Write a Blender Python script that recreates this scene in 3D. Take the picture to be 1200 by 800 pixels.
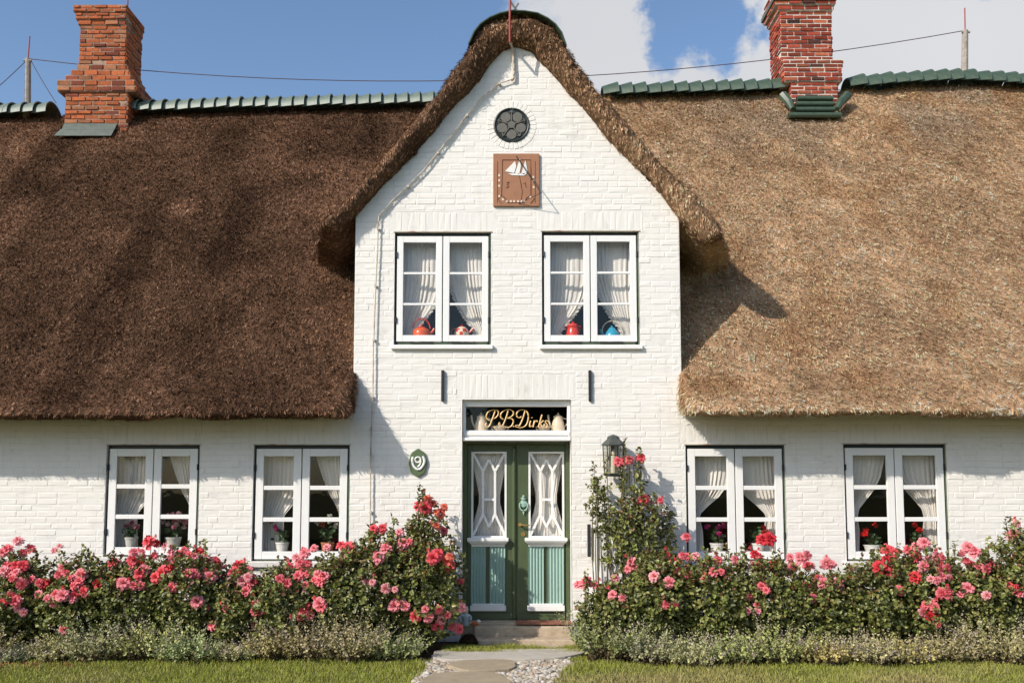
import bpy, math, random
import numpy as np
from mathutils import Vector, Matrix, Euler
for o in list(bpy.data.objects): bpy.data.objects.remove(o)
S = bpy.context.scene
COL = S.collection
R = math.radians
# ------------------------------------------------------------------ camera
FPX, DIST, CAMH, PITCH, SHIFT = 1050.0, 10.5, 1.75, R(4.8), 85.0
cd = bpy.data.cameras.new('camera'); cam = bpy.data.objects.new('camera', cd); COL.objects.link(cam)
cam.location = (0, -DIST, CAMH); cam.rotation_euler = (R(90) + PITCH, 0, 0)
cd.sensor_width = 36; cd.lens = 36 * FPX / 1200; cd.shift_y = SHIFT / 1200
cd.clip_start = .1; cd.clip_end = 4000
S.camera = cam
# ------------------------------------------------------------------ sky, clouds, sun
SUNV = Vector((-1.22, -1.0, 1.08)).normalized()
W = bpy.data.worlds.new('World'); S.world = W; W.use_nodes = True
nt = W.node_tree; nt.nodes.clear()
def N(tree, t, **k):
    n = tree.nodes.new(t)
    for a, b in k.items(): setattr(n, a, b)
    return n
out = N(nt, 'ShaderNodeOutputWorld'); bg = N(nt, 'ShaderNodeBackground'); bg.inputs['Strength'].default_value = .105
sky = N(nt, 'ShaderNodeTexSky', sky_type='NISHITA', sun_disc=False)
sky.sun_elevation = math.asin(SUNV.z); sky.sun_rotation = R(225)
sky.air_density = 1.0; sky.dust_density = 1.2; sky.ozone_density = 1.5
tc = N(nt, 'ShaderNodeTexCoord')
sep = N(nt, 'ShaderNodeSeparateXYZ'); nt.links.new(tc.outputs['Generated'], sep.inputs[0])
def mth(tree, op, a, b=None, clamp=False):
    n = N(tree, 'ShaderNodeMath', operation=op, use_clamp=clamp)
    for i, v in enumerate((a, b)):
        if v is None: continue
        if isinstance(v, (int, float)): n.inputs[i].default_value = v
        else: tree.links.new(v, n.inputs[i])
    return n.outputs[0]
def noise(tree, scale, detail=4, rough=.55, vec=None, dist=0):
    n = N(tree, 'ShaderNodeTexNoise'); n.inputs['Scale'].default_value = scale
    n.inputs['Detail'].default_value = detail; n.inputs['Roughness'].default_value = rough
    n.inputs['Distortion'].default_value = dist
    if vec is not None: tree.links.new(vec, n.inputs['Vector'])
    return n
wn = noise(nt, 9.0, 6, .6, tc.outputs['Generated'])
wsc = N(nt, 'ShaderNodeVectorMath', operation='MULTIPLY_ADD'); nt.links.new(wn.outputs['Color'], wsc.inputs[0])
wsc.inputs[1].default_value = (.22, .22, .22); wsc.inputs[2].default_value = (-.11, -.11, -.11)
wadd = N(nt, 'ShaderNodeVectorMath', operation='ADD'); nt.links.new(tc.outputs['Generated'], wadd.inputs[0]); nt.links.new(wsc.outputs[0], wadd.inputs[1])
def blob(cx, cy, cz, r):     # soft falloff round a compass direction of the sky
    v = Vector((cx, cy, cz)).normalized()
    d = N(nt, 'ShaderNodeVectorMath', operation='DISTANCE'); nt.links.new(wadd.outputs[0], d.inputs[0])
    d.inputs[1].default_value = v
    return mth(nt, 'MAXIMUM', mth(nt, 'SUBTRACT', 1.0, mth(nt, 'DIVIDE', d.outputs['Value'], r)), 0.0)
def pxdir(px, py):
    v = Vector(((px - 600) / FPX, (400 - py + SHIFT) / FPX, -1)).normalized()
    return Matrix.Rotation(R(90) + PITCH, 3, 'X') @ v
nz = noise(nt, 5.0, 7, .55, tc.outputs['Generated'], .25)
nz2 = noise(nt, 2.2, 3, .5, tc.outputs['Generated'])
f = mth(nt, 'ADD', mth(nt, 'MULTIPLY', sep.outputs['X'], 2.6), -.02)
f = mth(nt, 'ADD', f, mth(nt, 'MULTIPLY', mth(nt, 'SUBTRACT', nz.outputs['Fac'], .5), 1.5))
for (a, b_, r, k) in ((825, -10, .11, 1.3), (880, -70, .16, .8), (1145, -25, .09, 1.3), (520, -40, .2, .3)):
    v = pxdir(a, b_); f = mth(nt, 'SUBTRACT', f, mth(nt, 'MULTIPLY', blob(v.x, v.y, v.z, r), k))
for (a, b_, r, k) in ((690, 30, .10, .5), (1010, 80, .14, .5)):
    v = pxdir(a, b_); f = mth(nt, 'ADD', f, mth(nt, 'MULTIPLY', blob(v.x, v.y, v.z, r), k))
mr = N(nt, 'ShaderNodeMapRange', interpolation_type='SMOOTHSTEP'); nt.links.new(f, mr.inputs['Value'])
mr.inputs['From Min'].default_value = -.02; mr.inputs['From Max'].default_value = .42
mr.inputs['To Max'].default_value = .95
# the cloud bank stands beyond the house; the sky behind the garden is clear
ybk = N(nt, 'ShaderNodeMapRange', interpolation_type='SMOOTHSTEP'); nt.links.new(sep.outputs['Y'], ybk.inputs['Value']); ybk.inputs['From Min'].default_value = .1; ybk.inputs['From Max'].default_value = .55
zbk = N(nt, 'ShaderNodeMapRange', interpolation_type='SMOOTHSTEP'); nt.links.new(sep.outputs['Z'], zbk.inputs['Value']); zbk.inputs['From Min'].default_value = .85; zbk.inputs['From Max'].default_value = .6
cmask = mth(nt, 'MULTIPLY', mr.outputs[0], mth(nt, 'MULTIPLY', ybk.outputs[0], zbk.outputs[0]))
cr = N(nt, 'ShaderNodeValToRGB'); nt.links.new(nz2.outputs['Fac'], cr.inputs[0])
cr.color_ramp.elements[0].position = .3; cr.color_ramp.elements[0].color = (5.7, 5.85, 6.2, 1)
cr.color_ramp.elements[1].position = .7; cr.color_ramp.elements[1].color = (7.7, 7.65, 7.65, 1)
tint = N(nt, 'ShaderNodeMix', data_type='RGBA', blend_type='MULTIPLY'); tint.inputs['Factor'].default_value = 1
nt.links.new(sky.outputs[0], tint.inputs[6]); tint.inputs[7].default_value = (1.46, 1.58, 1.68, 1)
mx = N(nt, 'ShaderNodeMix', data_type='RGBA')
nt.links.new(cmask, mx.inputs[0]); nt.links.new(tint.outputs[2], mx.inputs[6]); nt.links.new(cr.outputs[0], mx.inputs[7])
nt.links.new(mx.outputs[2], bg.inputs['Color']); nt.links.new(bg.outputs[0], out.inputs[0])
sl = bpy.data.lights.new('sun', 'SUN'); sl.energy = 4.8; sl.angle = R(.5); sl.color = (1, .92, .815)
so = bpy.data.objects.new('sun', sl); COL.objects.link(so)
so.rotation_euler = SUNV.to_track_quat('Z', 'Y').to_euler(); so.location = (-20, -20, 25)
S.view_settings.view_transform = 'Standard'; S.view_settings.look = 'None'
S.view_settings.gamma = 1; S.view_settings.exposure = 0; S.view_settings.use_curve_mapping = False

# ------------------------------------------------------------------ helpers
def at(px, py, Y=0.0):
    """the point at depth Y that a picture position looks at: (x, z)"""
    v = pxdir(px, py); t = (Y + DIST) / v.y
    return (v.x * t, CAMH + v.z * t)
def at3(px, py, Y=0.0):
    x, z = at(px, py, Y); return (x, Y, z)
rng = np.random.default_rng(7); random.seed(7)
def hash3(ix, iy, iz):
    h = (ix * 374761393 + iy * 668265263 + iz * 2147483647 + 1013904223) & 0xffffffff
    h = ((h ^ (h >> 13)) * 1274126177) & 0xffffffff
    return ((h ^ (h >> 16)) & 0xffff) / 65535.0
def vnoise(P, s=1.0, seed=0):
    P = np.asarray(P, dtype=float) * s + seed * 17.31 + 1000
    i = np.floor(P).astype(np.int64); f = P - i; f = f * f * (3 - 2 * f)
    r = 0
    for a in (0, 1):
        for b in (0, 1):
            for c in (0, 1):
                w = (f[:, 0] if a else 1 - f[:, 0]) * (f[:, 1] if b else 1 - f[:, 1]) * (f[:, 2] if c else 1 - f[:, 2])
                r = r + w * hash3(i[:, 0] + a, i[:, 1] + b, i[:, 2] + c)
    return r
class MB:
    def __init__(s): s.v = []; s.f = []; s.m = []; s.c = []
    def add(s, vs, fs, mi=0, col=None):
        b = len(s.v); s.v += [tuple(v) for v in vs]; s.f += [tuple(b + i for i in f) for f in fs]; s.m += [mi] * len(fs)
        s.c += [col or (1, 1, 1)] * len(vs); return b
    def box(s, x0, x1, y0, y1, z0, z1, mi=0, col=None):
        s.add([(x0, y0, z0), (x1, y0, z0), (x1, y1, z0), (x0, y1, z0), (x0, y0, z1), (x1, y0, z1), (x1, y1, z1), (x0, y1, z1)],
              [(0, 3, 2, 1), (4, 5, 6, 7), (0, 1, 5, 4), (1, 2, 6, 5), (2, 3, 7, 6), (3, 0, 4, 7)], mi, col)
    def brick(s, x0, x1, z0, z1, yf, yb, ch=.006, col=None, j=.0015):
        r = lambda: random.uniform(-j, j)
        vs = [(x0 + r(), yb, z0 + r()), (x1 + r(), yb, z0 + r()), (x1 + r(), yb, z1 + r()), (x0 + r(), yb, z1 + r()),
              (x0 + ch + r(), yf + r(), z0 + ch + r()), (x1 - ch + r(), yf + r(), z0 + ch + r()), (x1 - ch + r(), yf + r(), z1 - ch + r()), (x0 + ch + r(), yf + r(), z1 - ch + r())]
        s.add(vs, [(4, 5, 6, 7), (0, 1, 5, 4), (1, 2, 6, 5), (2, 3, 7, 6), (3, 0, 4, 7)], 0, col)
    def tube(s, pts, r, n=8, mi=0, caps=True, col=None):
        pts = [Vector(p) for p in pts]; rs = r if isinstance(r, (list, tuple)) else [r] * len(pts)
        base = len(s.v); ref = None
        for i, p in enumerate(pts):
            t = (pts[min(i + 1, len(pts) - 1)] - pts[max(i - 1, 0)])
            t = t.normalized() if t.length > 1e-9 else Vector((0, 0, 1))
            if ref is None: ref = Vector((0, 0, 1)) if abs(t.z) < .9 else Vector((1, 0, 0))
            u = t.cross(ref).normalized(); w = t.cross(u).normalized(); ref = -w if False else ref
            for k in range(n):
                a = 2 * math.pi * k / n
                q = p + (u * math.cos(a) + w * math.sin(a)) * rs[i]
                s.v.append(tuple(q)); s.c.append(col or (1, 1, 1))
        for i in range(len(pts) - 1):
            for k in range(n):
                a = base + i * n + k; b = base + i * n + (k + 1) % n
                s.f.append((a, b, b + n, a + n)); s.m.append(mi)
        if caps:
            s.f.append(tuple(base + k for k in range(n))[::-1]); s.f.append(tuple(base + (len(pts) - 1) * n + k for k in range(n))); s.m += [mi, mi]
    def lathe(s, prof, c, n=24, mi=0, ang=0, col=None):
        base = len(s.v)
        for (r, z) in prof:
            for k in range(n):
                a = ang + 2 * math.pi * k / n
                s.v.append((c[0] + r * math.cos(a), c[1] + r * math.sin(a), c[2] + z)); s.c.append(col or (1, 1, 1))
        for i in range(len(prof) - 1):
            for k in range(n):
                a = base + i * n + k; b = base + i * n + (k + 1) % n
                s.f.append((a, b, b + n, a + n)); s.m.append(mi)
    def prism(s, pts, y0, y1, mi=0, col=None):      # polygon in x,z pulled along y
        n = len(pts)
        s.add([(p[0], y0, p[1]) for p in pts] + [(p[0], y1, p[1]) for p in pts],
              [tuple(range(n)), tuple(range(2 * n - 1, n - 1, -1))] + [(i, i + n, (i + 1) % n + n, (i + 1) % n) for i in range(n)], mi, col)
    def bar(s, a, b, w, y0, y1, mi=0):             # flat bar between two (x,z) points
        a = Vector(a); b = Vector(b); d = (b - a).normalized(); p = Vector((-d.y, d.x)) * w / 2
        s.prism([a - p, b - p, b + p, a + p], y0, y1, mi)
ORG = {}
def link(o, parent, origin):
    COL.objects.link(o); base = ORG.get(parent.name, Vector((0, 0, 0))) if parent else Vector((0, 0, 0))
    o.location = Vector(origin) - base; ORG[o.name] = Vector(origin)
    if parent: o.parent = parent
def mesh_np(name, V, F, mats, colr=None, smooth=False, midx=None):
    me = bpy.data.meshes.new(name)
    V = np.asarray(V, dtype=np.float32); F = np.asarray(F, dtype=np.int32)
    me.vertices.add(len(V)); me.vertices.foreach_set('co', V.ravel())
    k = F.shape[1]
    me.loops.add(F.size); me.loops.foreach_set('vertex_index', F.ravel())
    me.polygons.add(len(F)); me.polygons.foreach_set('loop_start', np.arange(0, F.size, k, dtype=np.int32))
    me.update(calc_edges=True)
    for m in mats: me.materials.append(m)
    if midx is not None: me.polygons.foreach_set('material_index', np.asarray(midx, dtype=np.int32))
    if colr is not None:
        a = me.attributes.new('Col', 'FLOAT_COLOR', 'POINT')
        c = np.ones((len(V), 4), dtype=np.float32); c[:, :3] = colr; a.data.foreach_set('color', c.ravel())
    if smooth: me.polygons.foreach_set('use_smooth', np.ones(len(F), dtype=bool))
    me.update(); return me
def obj(name, mb, mats, parent=None, origin=(0, 0, 0), smooth=False, bevel=0, bseg=2):
    me = bpy.data.meshes.new(name); og = Vector(origin)
    me.from_pydata([tuple(Vector(v) - og) for v in mb.v], [], mb.f)
    for m in (mats if isinstance(mats, (list, tuple)) else [mats]): me.materials.append(m)
    me.polygons.foreach_set('material_index', mb.m)
    a = me.attributes.new('Col', 'FLOAT_COLOR', 'POINT')
    c = np.ones((len(mb.v), 4), dtype=np.float32); c[:, :3] = np.array(mb.c).reshape(-1, 3); a.data.foreach_set('color', c.ravel())
    if smooth: me.polygons.foreach_set('use_smooth', [True] * len(me.polygons)); 
    me.update()
    if smooth:
        try: me.set_sharp_from_angle(angle=R(40))
        except Exception: pass
    o = bpy.data.objects.new(name, me); link(o, parent, og)
    if bevel:
        b = o.modifiers.new('bevel', 'BEVEL'); b.width = bevel; b.segments = bseg; b.limit_method = 'ANGLE'
    return o
def tag(o, label, cat, group=None):
    o['label'] = label; o['category'] = cat
    if group: o['group'] = group
    return o
def empty(name, loc, label, cat, group=None):
    o = bpy.data.objects.new(name, None); o.empty_display_size = .1; link(o, None, loc); return tag(o, label, cat, group)
def struct(o, kind='structure'): o['kind'] = kind; return o
def cat_rom(pts, n=6):
    P = [Vector(p) for p in pts]; P = [P[0]] + P + [P[-1]]; r = []
    for i in range(1, len(P) - 2):
        a, b, c, d = P[i - 1:i + 3]
        for k in range(n):
            t = k / n
            r.append(.5 * ((2 * b) + (c - a) * t + (2 * a - 5 * b + 4 * c - d) * t * t + (3 * b - a - 3 * c + d) * t ** 3))
    r.append(P[-2]); return r
# ------------------------------------------------------------------ materials
def mat(name, col, rough=.7, spec=.5, var=.0, vscale=8, bump=0, bscale=40, attr=False, metal=0, trans=0, stain=None, bdist=.003, coat=0):
    m = bpy.data.materials.new(name); m.use_nodes = True; t = m.node_tree; p = t.nodes['Principled BSDF']
    p.inputs['Roughness'].default_value = rough; p.inputs['Specular IOR Level'].default_value = spec; p.inputs['Metallic'].default_value = metal
    p.inputs['Coat Weight'].default_value = coat
    tcn = N(t, 'ShaderNodeTexCoord').outputs['Object']; cur = None
    rgb = N(t, 'ShaderNodeRGB'); rgb.outputs[0].default_value = (*col, 1); cur = rgb.outputs[0]
    if attr:
        a = N(t, 'ShaderNodeAttribute', attribute_name='Col')
        mm = N(t, 'ShaderNodeMix', data_type='RGBA', blend_type='MULTIPLY'); mm.inputs[0].default_value = 1
        t.links.new(cur, mm.inputs[6]); t.links.new(a.outputs['Color'], mm.inputs[7]); cur = mm.outputs[2]
    if var:
        nn = noise(t, vscale, 6, .65, tcn)
        v = N(t, 'ShaderNodeMapRange'); t.links.new(nn.outputs['Fac'], v.inputs[0])
        v.inputs[1].default_value = .25; v.inputs[2].default_value = .75; v.inputs[3].default_value = 1 - var; v.inputs[4].default_value = 1 + var
        mm = N(t, 'ShaderNodeVectorMath', operation='SCALE'); t.links.new(cur, mm.inputs[0]); t.links.new(v.outputs[0], mm.inputs['Scale']); cur = mm.outputs[0]
    if stain:
        scol, sscale, lo, hi, amt = stain
        nn = noise(t, sscale, 8, .7, tcn, .6)
        v = N(t, 'ShaderNodeMapRange'); t.links.new(nn.outputs['Fac'], v.inputs[0]); v.inputs[1].default_value = lo; v.inputs[2].default_value = hi; v.inputs[4].default_value = amt
        mm = N(t, 'ShaderNodeMix', data_type='RGBA'); t.links.new(v.outputs[0], mm.inputs[0]); t.links.new(cur, mm.inputs[6]); mm.inputs[7].default_value = (*scol, 1); cur = mm.outputs[2]
    t.links.new(cur, p.inputs['Base Color'])
    if bump:
        nn = noise(t, bscale, 5, .6, tcn); b = N(t, 'ShaderNodeBump'); b.inputs['Strength'].default_value = bump; b.inputs['Distance'].default_value = bdist
        t.links.new(nn.outputs['Fac'], b.inputs['Height']); t.links.new(b.outputs[0], p.inputs['Normal'])
    if trans:
        tr = N(t, 'ShaderNodeBsdfTranslucent'); t.links.new(cur, tr.inputs['Color'])
        ms = N(t, 'ShaderNodeMixShader'); ms.inputs[0].default_value = trans
        t.links.new(p.outputs[0], ms.inputs[1]); t.links.new(tr.outputs[0], ms.inputs[2])
        t.links.new(ms.outputs[0], t.nodes['Material Output'].inputs['Surface'])
    return m
def glassmat(name, refl=.12, tintc=(.985, .985, .98), wav=.05):
    m = bpy.data.materials.new(name); m.use_nodes = True; t = m.node_tree; t.nodes.remove(t.nodes['Principled BSDF'])
    tr = N(t, 'ShaderNodeBsdfTransparent'); tr.inputs[0].default_value = (*tintc, 1)
    gl = N(t, 'ShaderNodeBsdfGlossy'); gl.inputs['Roughness'].default_value = .02
    fr = N(t, 'ShaderNodeLayerWeight'); fr.inputs[0].default_value = .5
    k = mth(t, 'ADD', mth(t, 'MULTIPLY', mth(t, 'POWER', fr.outputs['Facing'], 5.0), .8), refl, True)
    nn = noise(t, 5, 2, .5, N(t, 'ShaderNodeTexCoord').outputs['Object']); b = N(t, 'ShaderNodeBump'); b.inputs['Strength'].default_value = wav; b.inputs['Distance'].default_value = .02
    t.links.new(nn.outputs['Fac'], b.inputs['Height']); t.links.new(b.outputs[0], gl.inputs['Normal'])
    ms = N(t, 'ShaderNodeMixShader'); t.links.new(k, ms.inputs[0]); t.links.new(tr.outputs[0], ms.inputs[1]); t.links.new(gl.outputs[0], ms.inputs[2])
    t.links.new(ms.outputs[0], t.nodes['Material Output'].inputs['Surface']); return m
M = dict(
    white=mat('whitewashed brick', (.775, .745, .70), .85, .3, .035, 2.5, .5, 45, stain=((.52, .45, .36), 2.6, .58, .80, .35), bdist=.004),
    mortar=mat('whitewashed mortar', (.745, .725, .69), .9, .2, .08, 3, .5, 70, stain=((.40, .35, .29), 3.0, .52, .75, .6)),
    paintw=mat('white gloss paint', (.80, .79, .77), .4, .5, .04, 6, .12, 90, stain=((.35, .30, .24), 14, .66, .80, .45)),
    frame=mat('black green frame paint', (.012, .018, .014), .45, .5, .3, 10, .2, 80),
    framelit=mat('sunlit green frame paint', (.10, .14, .085), .5, .5, .25, 20, .2, 80),  # frame green with the sunlight mixed into its colour
    door=mat('green door paint', (.070, .096, .044), .38, .5, .14, 5, .15, 60),
    flute=mat('pale blue green door paint', (.30, .44, .385), .5, .4, .08, 9, .1, 60),
    brass=mat('brass', (.62, .40, .14), .35, .5, .2, 20, metal=.9),
    verd=mat('pale verdigris', (.30, .46, .38), .55, .5, .25, 40, .3, 120),
    iron=mat('black iron', (.02, .02, .023), .6, .4, .3, 30, .3, 120),
    rust=mat('red rusty rod', (.30, .05, .035), .6, .4, .2, 20),
    wood=mat('weathered grey wood', (.34, .30, .26), .9, .2, .3, 14, .6, 60, stain=((.12, .10, .08), 9, .5, .7, .7)),
    step=mat('worn stone step', (.46, .37, .27), .9, .2, .2, 12, .6, 50, stain=((.14, .08, .05), 6, .52, .7, .7)),
    stepred=mat('red brick threshold', (.24, .10, .065), .9, .2, .25, 25, .6, 50),
    slab=mat('pale paving stone', (.42, .385, .33), .9, .2, .14, 9, .6, 45, stain=((.2, .16, .12), 7, .55, .75, .5)),
    slabtan=mat('tan paving stone', (.32, .26, .18), .9, .2, .16, 9, .6, 45, stain=((.16, .13, .08), 7, .55, .75, .5)),
    pebble=mat('pebbles', (1, 1, 1), .7, .4, .15, 30, .2, 60, attr=True),
    curtain=mat('cream net curtain', (.88, .84, .79), .9, .1, .05, 30, 0, trans=.22),
    lace=mat('white lace', (.74, .72, .68), .9, .1, .05, 30, trans=.3),
    tile=mat('green glazed ridge tile', (.115, .150, .120), .50, .5, .3, 9, .3, 60, stain=((.25, .25, .20), 8, .55, .75, .5)),
    tiledark=mat('dark green glazed ridge tile', (.050, .080, .052), .42, .5, .3, 9, .3, 60, stain=((.16, .17, .12), 8, .58, .75, .5)),
    lead=mat('grey green lead flashing', (.10, .12, .10), .6, .5, .25, 12, .3, 40),
    brick=mat('chimney brick', (1, 1, 1), .9, .2, .22, 30, .8, 70, attr=True, stain=((.045, .032, .026), 6, .50, .74, .75), bdist=.006),
    brickmort=mat('chimney mortar', (.38, .26, .19), .95, .1, .25, 20, .8, 60, stain=((.10, .05, .035), 8, .45, .65, .85)),
    brickmort2=mat('pale chimney mortar', (.60, .54, .47), .95, .1, .2, 20, .8, 60, stain=((.12, .05, .035), 8, .55, .75, .8)),
    terra=mat('terracotta plaque', (.34, .165, .095), .8, .3, .12, 9, .3, 60, stain=((.5, .33, .22), 12, .62, .8, .4)),
    terradark=mat('dark engraved line', (.13, .045, .025), .8),
    gilt=mat('gold lettering', (.78, .50, .20), .4, .5, .1, 20),
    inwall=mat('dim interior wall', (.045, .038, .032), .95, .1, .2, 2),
    board=mat('inside window board', (.48, .45, .40), .6),
    thatch=mat('thatch reed', (1, 1, 1), 1.0, .02, .30, 40, .9, 90, attr=True, bdist=.012),
    leaf=mat('rose leaf', (1, 1, 1), .42, .5, .15, 60, attr=True, trans=.22),
    petal=mat('rose petal', (1, 1, 1), .6, .3, .08, 60, attr=True, trans=.3),
    stem=mat('rose cane', (.10, .085, .04), .8, .2, .3, 30),
    sage=mat('grey green catmint', (1, 1, 1), .8, .2, .2, 60, attr=True, trans=.2),
    grass=mat('grass blade', (1, 1, 1), .6, .3, .12, 5, attr=True, trans=.3),
    china=mat('white china', (.78, .76, .72), .25, .5, .05, 9),
    stone=mat('grey stoneware', (.55, .53, .48), .7, .3, .1, 20, .2, 60),
    clay=mat('terracotta pot', (.42, .17, .08), .8, .2, .15, 20, .2, 60),
    redenamel=mat('red enamel', (.62, .035, .015), .25, .5, .04, 9),
    orenamel=mat('orange red enamel', (.68, .10, .02), .25, .5, .04, 9),
    blueenamel=mat('blue enamel', (.03, .30, .45), .25, .5, .06, 9),
    cream=mat('cream china', (.72, .60, .46), .3, .5, .04, 9),
    blackhandle=mat('dark handle', (.05, .03, .02), .4),
    plaqueg=mat('green enamel plaque', (.10, .145, .07), .35, .5, .1, 30),
    pewter=mat('grey painted lantern metal', (.055, .062, .055), .55, .5, .3, 30, .4, 90),
    candle=mat('ivory candle tube', (.62, .55, .42), .6),
    greystone=mat('rosette stone grey', (.14, .135, .12), .8, .3, .25, 30, .4, 60),
    pipe=mat('cream cable pipe', (.55, .50, .42), .7, .3, .1, 20, stain=((.28, .10, .04), 7, .5, .66, .8)),
    cable=mat('lightning cable', (.10, .06, .07), .7),
    blueg=mat('pale blue ceramic', (.42, .50, .53), .4, .5, .1, 20),
    orange=mat('orange ceramic', (.55, .13, .03), .4, .5, .1, 20),
    bristle=mat('dark brown bristle', (.05, .028, .015), .9, .2, .3, 60),
    lamp=mat('grey garden lamp', (.12, .125, .13), .5, .5, .2, 30),
    pgreen=mat('houseplant leaf', (.045, .085, .03), .5, .4, .3, 40, attr=True, trans=.2),
)
M['pane'] = glassmat('window glass', .022)
M['panedoor'] = glassmat('door glass', .015)

# rain streaks, splash dirt and hairline dirt on the whitewash
for nm in ('white', 'mortar'):
    t = M[nm].node_tree; p = t.nodes['Principled BSDF']; src = p.inputs['Base Color'].links[0].from_socket
    tcn = N(t, 'ShaderNodeTexCoord').outputs['Object']; mp = N(t, 'ShaderNodeMapping'); mp.inputs['Scale'].default_value = (7, 7, .55); t.links.new(tcn, mp.inputs[0])
    n1 = noise(t, 1.6, 5, .65, mp.outputs[0]); r1 = N(t, 'ShaderNodeMapRange'); t.links.new(n1.outputs['Fac'], r1.inputs[0]); r1.inputs[1].default_value = .52; r1.inputs[2].default_value = .80; r1.inputs[4].default_value = .30
    sp = N(t, 'ShaderNodeSeparateXYZ'); t.links.new(tcn, sp.inputs[0]); r2 = N(t, 'ShaderNodeMapRange'); t.links.new(sp.outputs['Z'], r2.inputs[0]); r2.inputs[1].default_value = .7; r2.inputs[2].default_value = .0; r2.inputs[4].default_value = .35
    n3 = noise(t, 11, 6, .75, tcn); r3 = N(t, 'ShaderNodeMapRange'); t.links.new(n3.outputs['Fac'], r3.inputs[0]); r3.inputs[1].default_value = .70; r3.inputs[2].default_value = .80; r3.inputs[4].default_value = .45
    k = mth(t, 'ADD', mth(t, 'ADD', r1.outputs[0], mth(t, 'MULTIPLY', r2.outputs[0], n1.outputs['Fac'])), r3.outputs[0], True)
    mm = N(t, 'ShaderNodeMix', data_type='RGBA'); t.links.new(k, mm.inputs[0]); t.links.new(src, mm.inputs[6]); mm.inputs[7].default_value = (.50, .455, .39, 1); t.links.new(mm.outputs[2], p.inputs['Base Color'])
# ------------------------------------------------------------------ ground
g = MB(); g.v = [(-400, -400, 0), (400, -400, 0), (400, 400, 0), (-400, 400, 0)]; g.f = [(0, 1, 2, 3)]; g.m = [0]; g.c = [(1, 1, 1)] * 4
M['lawnsoil'] = mat('lawn ground', (.12, .12, .045), .95, .1, .35, 3.5, .6, 60, stain=((.17, .12, .06), 1.6, .50, .72, .7))
M['soil'] = mat('dark garden soil', (.045, .030, .020), 1, .1, .35, 12, .9, 40, bdist=.01)
struct(obj('ground', g, M['lawnsoil']))
b = MB()
for (xa, xb) in ((-10.2, -.62), (.72, 10.4)):
    n = 40; vs = []; fs = []
    for i in range(n + 1):
        x = xa + (xb - xa) * i / n; e = -1.42 + .07 * math.sin(x * 3.1) + .05 * math.sin(x * 7.7)
        if xb < 0: e += .16
        vs += [(x, -.0, .006), (x, e, .006)]
    for i in range(n): fs.append((2 * i, 2 * i + 1, 2 * i + 3, 2 * i + 2))
    b.add(vs, fs)
struct(obj('flower_bed', b, M['soil']))
# path: pebbles under flat slabs
pb = MB()
def outline(pts, Z, n=8):
    c = cat_rom([(p[0], p[1], 0) for p in pts] + [(pts[0][0], pts[0][1], 0)], n); return [(p.x, p.y, Z) for p in c[:-1]]
def gpt(px, py, z=0):   # picture position on the ground
    v = pxdir(px, py); t = (z - CAMH) / v.z; return (v.x * t, -DIST + v.y * t)
def slabmesh(px_pts, z0, z1, mat_, name):
    m = MB(); o = outline([gpt(*p) for p in px_pts], z1, 5); n = len(o)
    area = sum(o[i][0] * o[(i + 1) % n][1] - o[(i + 1) % n][0] * o[i][1] for i in range(n))
    if area < 0: o = o[::-1]
    o = [(p[0] + random.uniform(-.006, .006), p[1] + random.uniform(-.006, .006), z1) for p in o]
    lo = [(p[0], p[1], z0) for p in o]
    m.add(o + lo, [tuple(range(n))] + [(i, i + n, (i + 1) % n + n, (i + 1) % n) for i in range(n)])
    ob = obj(name, m, mat_, None, (0, 0, 0), bevel=.006); return ob
struct(slabmesh([(484, 797), (505, 771), (560, 768), (640, 769), (668, 778), (660, 800), (640, 860), (560, 880), (470, 860)], .0, .010, M['slabtan'], 'path_bed'))
s1 = slabmesh([(508, 770), (520, 765.5), (600, 764.5), (690, 764.5), (692, 767), (650, 775), (560, 777), (512, 776)], .01, .045, M['slab'], 'path'); struct(s1)
for i, (pts, mm) in enumerate((([(522, 784), (545, 778.5), (596, 778), (604, 784), (596, 789), (550, 791)], 'slabtan'),
                               ([(497, 799), (520, 793.5), (570, 792.5), (592, 799), (600, 812), (580, 830), (520, 830), (492, 812)], 'slabtan'))):
    struct(slabmesh(pts, .01, .05, M[mm], 'path'))
# ------------------------------------------------------------------ house
house = empty('house', (0, 0, 0), 'white brick thatched cottage with pointed gable over a green double door', 'house')
XG0, XG1 = at(415.5, 350)[0], at(797, 350)[0]
apx = at(606, 42)
def rake(z):           # gable half lines
    zl = at(418, 245)[1]; zr = at(797, 252)[1]
    l = XG0 + (apx[0] - XG0) * max(0, (z - zl) / (apx[1] - zl)); r = XG1 + (apx[0] - XG1) * max(0, (z - zr) / (apx[1] - zr))
    return l, r
def rect(x0, x1, y0, y1, Y=0.0):
    a = at(x0, (y0 + y1) / 2, Y)[0]; b_ = at(x1, (y0 + y1) / 2, Y)[0]
    xm = (x0 + x1) / 2
    return [a, b_, at(xm, y1, Y)[1], at(xm, y0, Y)[1]]
WIN = {'l1': rect(123, 232.5, 521, 652), 'l2': rect(296, 409, 521, 657), 'r1': rect(804, 921, 521, 657), 'r2': rect(990, 1111, 520, 657),
       'u1': rect(462, 575, 272, 404), 'u2': rect(635, 749, 271, 404)}
DOOR = rect(541, 669.5, 468, 722); DOOR[2] = 0.0
rc = at(599.5, 147); RW = [rc[0] - .14, rc[0] + .14, rc[1] - .14, rc[1] + .14]
HOLES = list(WIN.values()) + [DOOR, RW]
CW, CH = .235, .0715
XA, XB = -10.0, 10.2
ZTOP = 2.46
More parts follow.
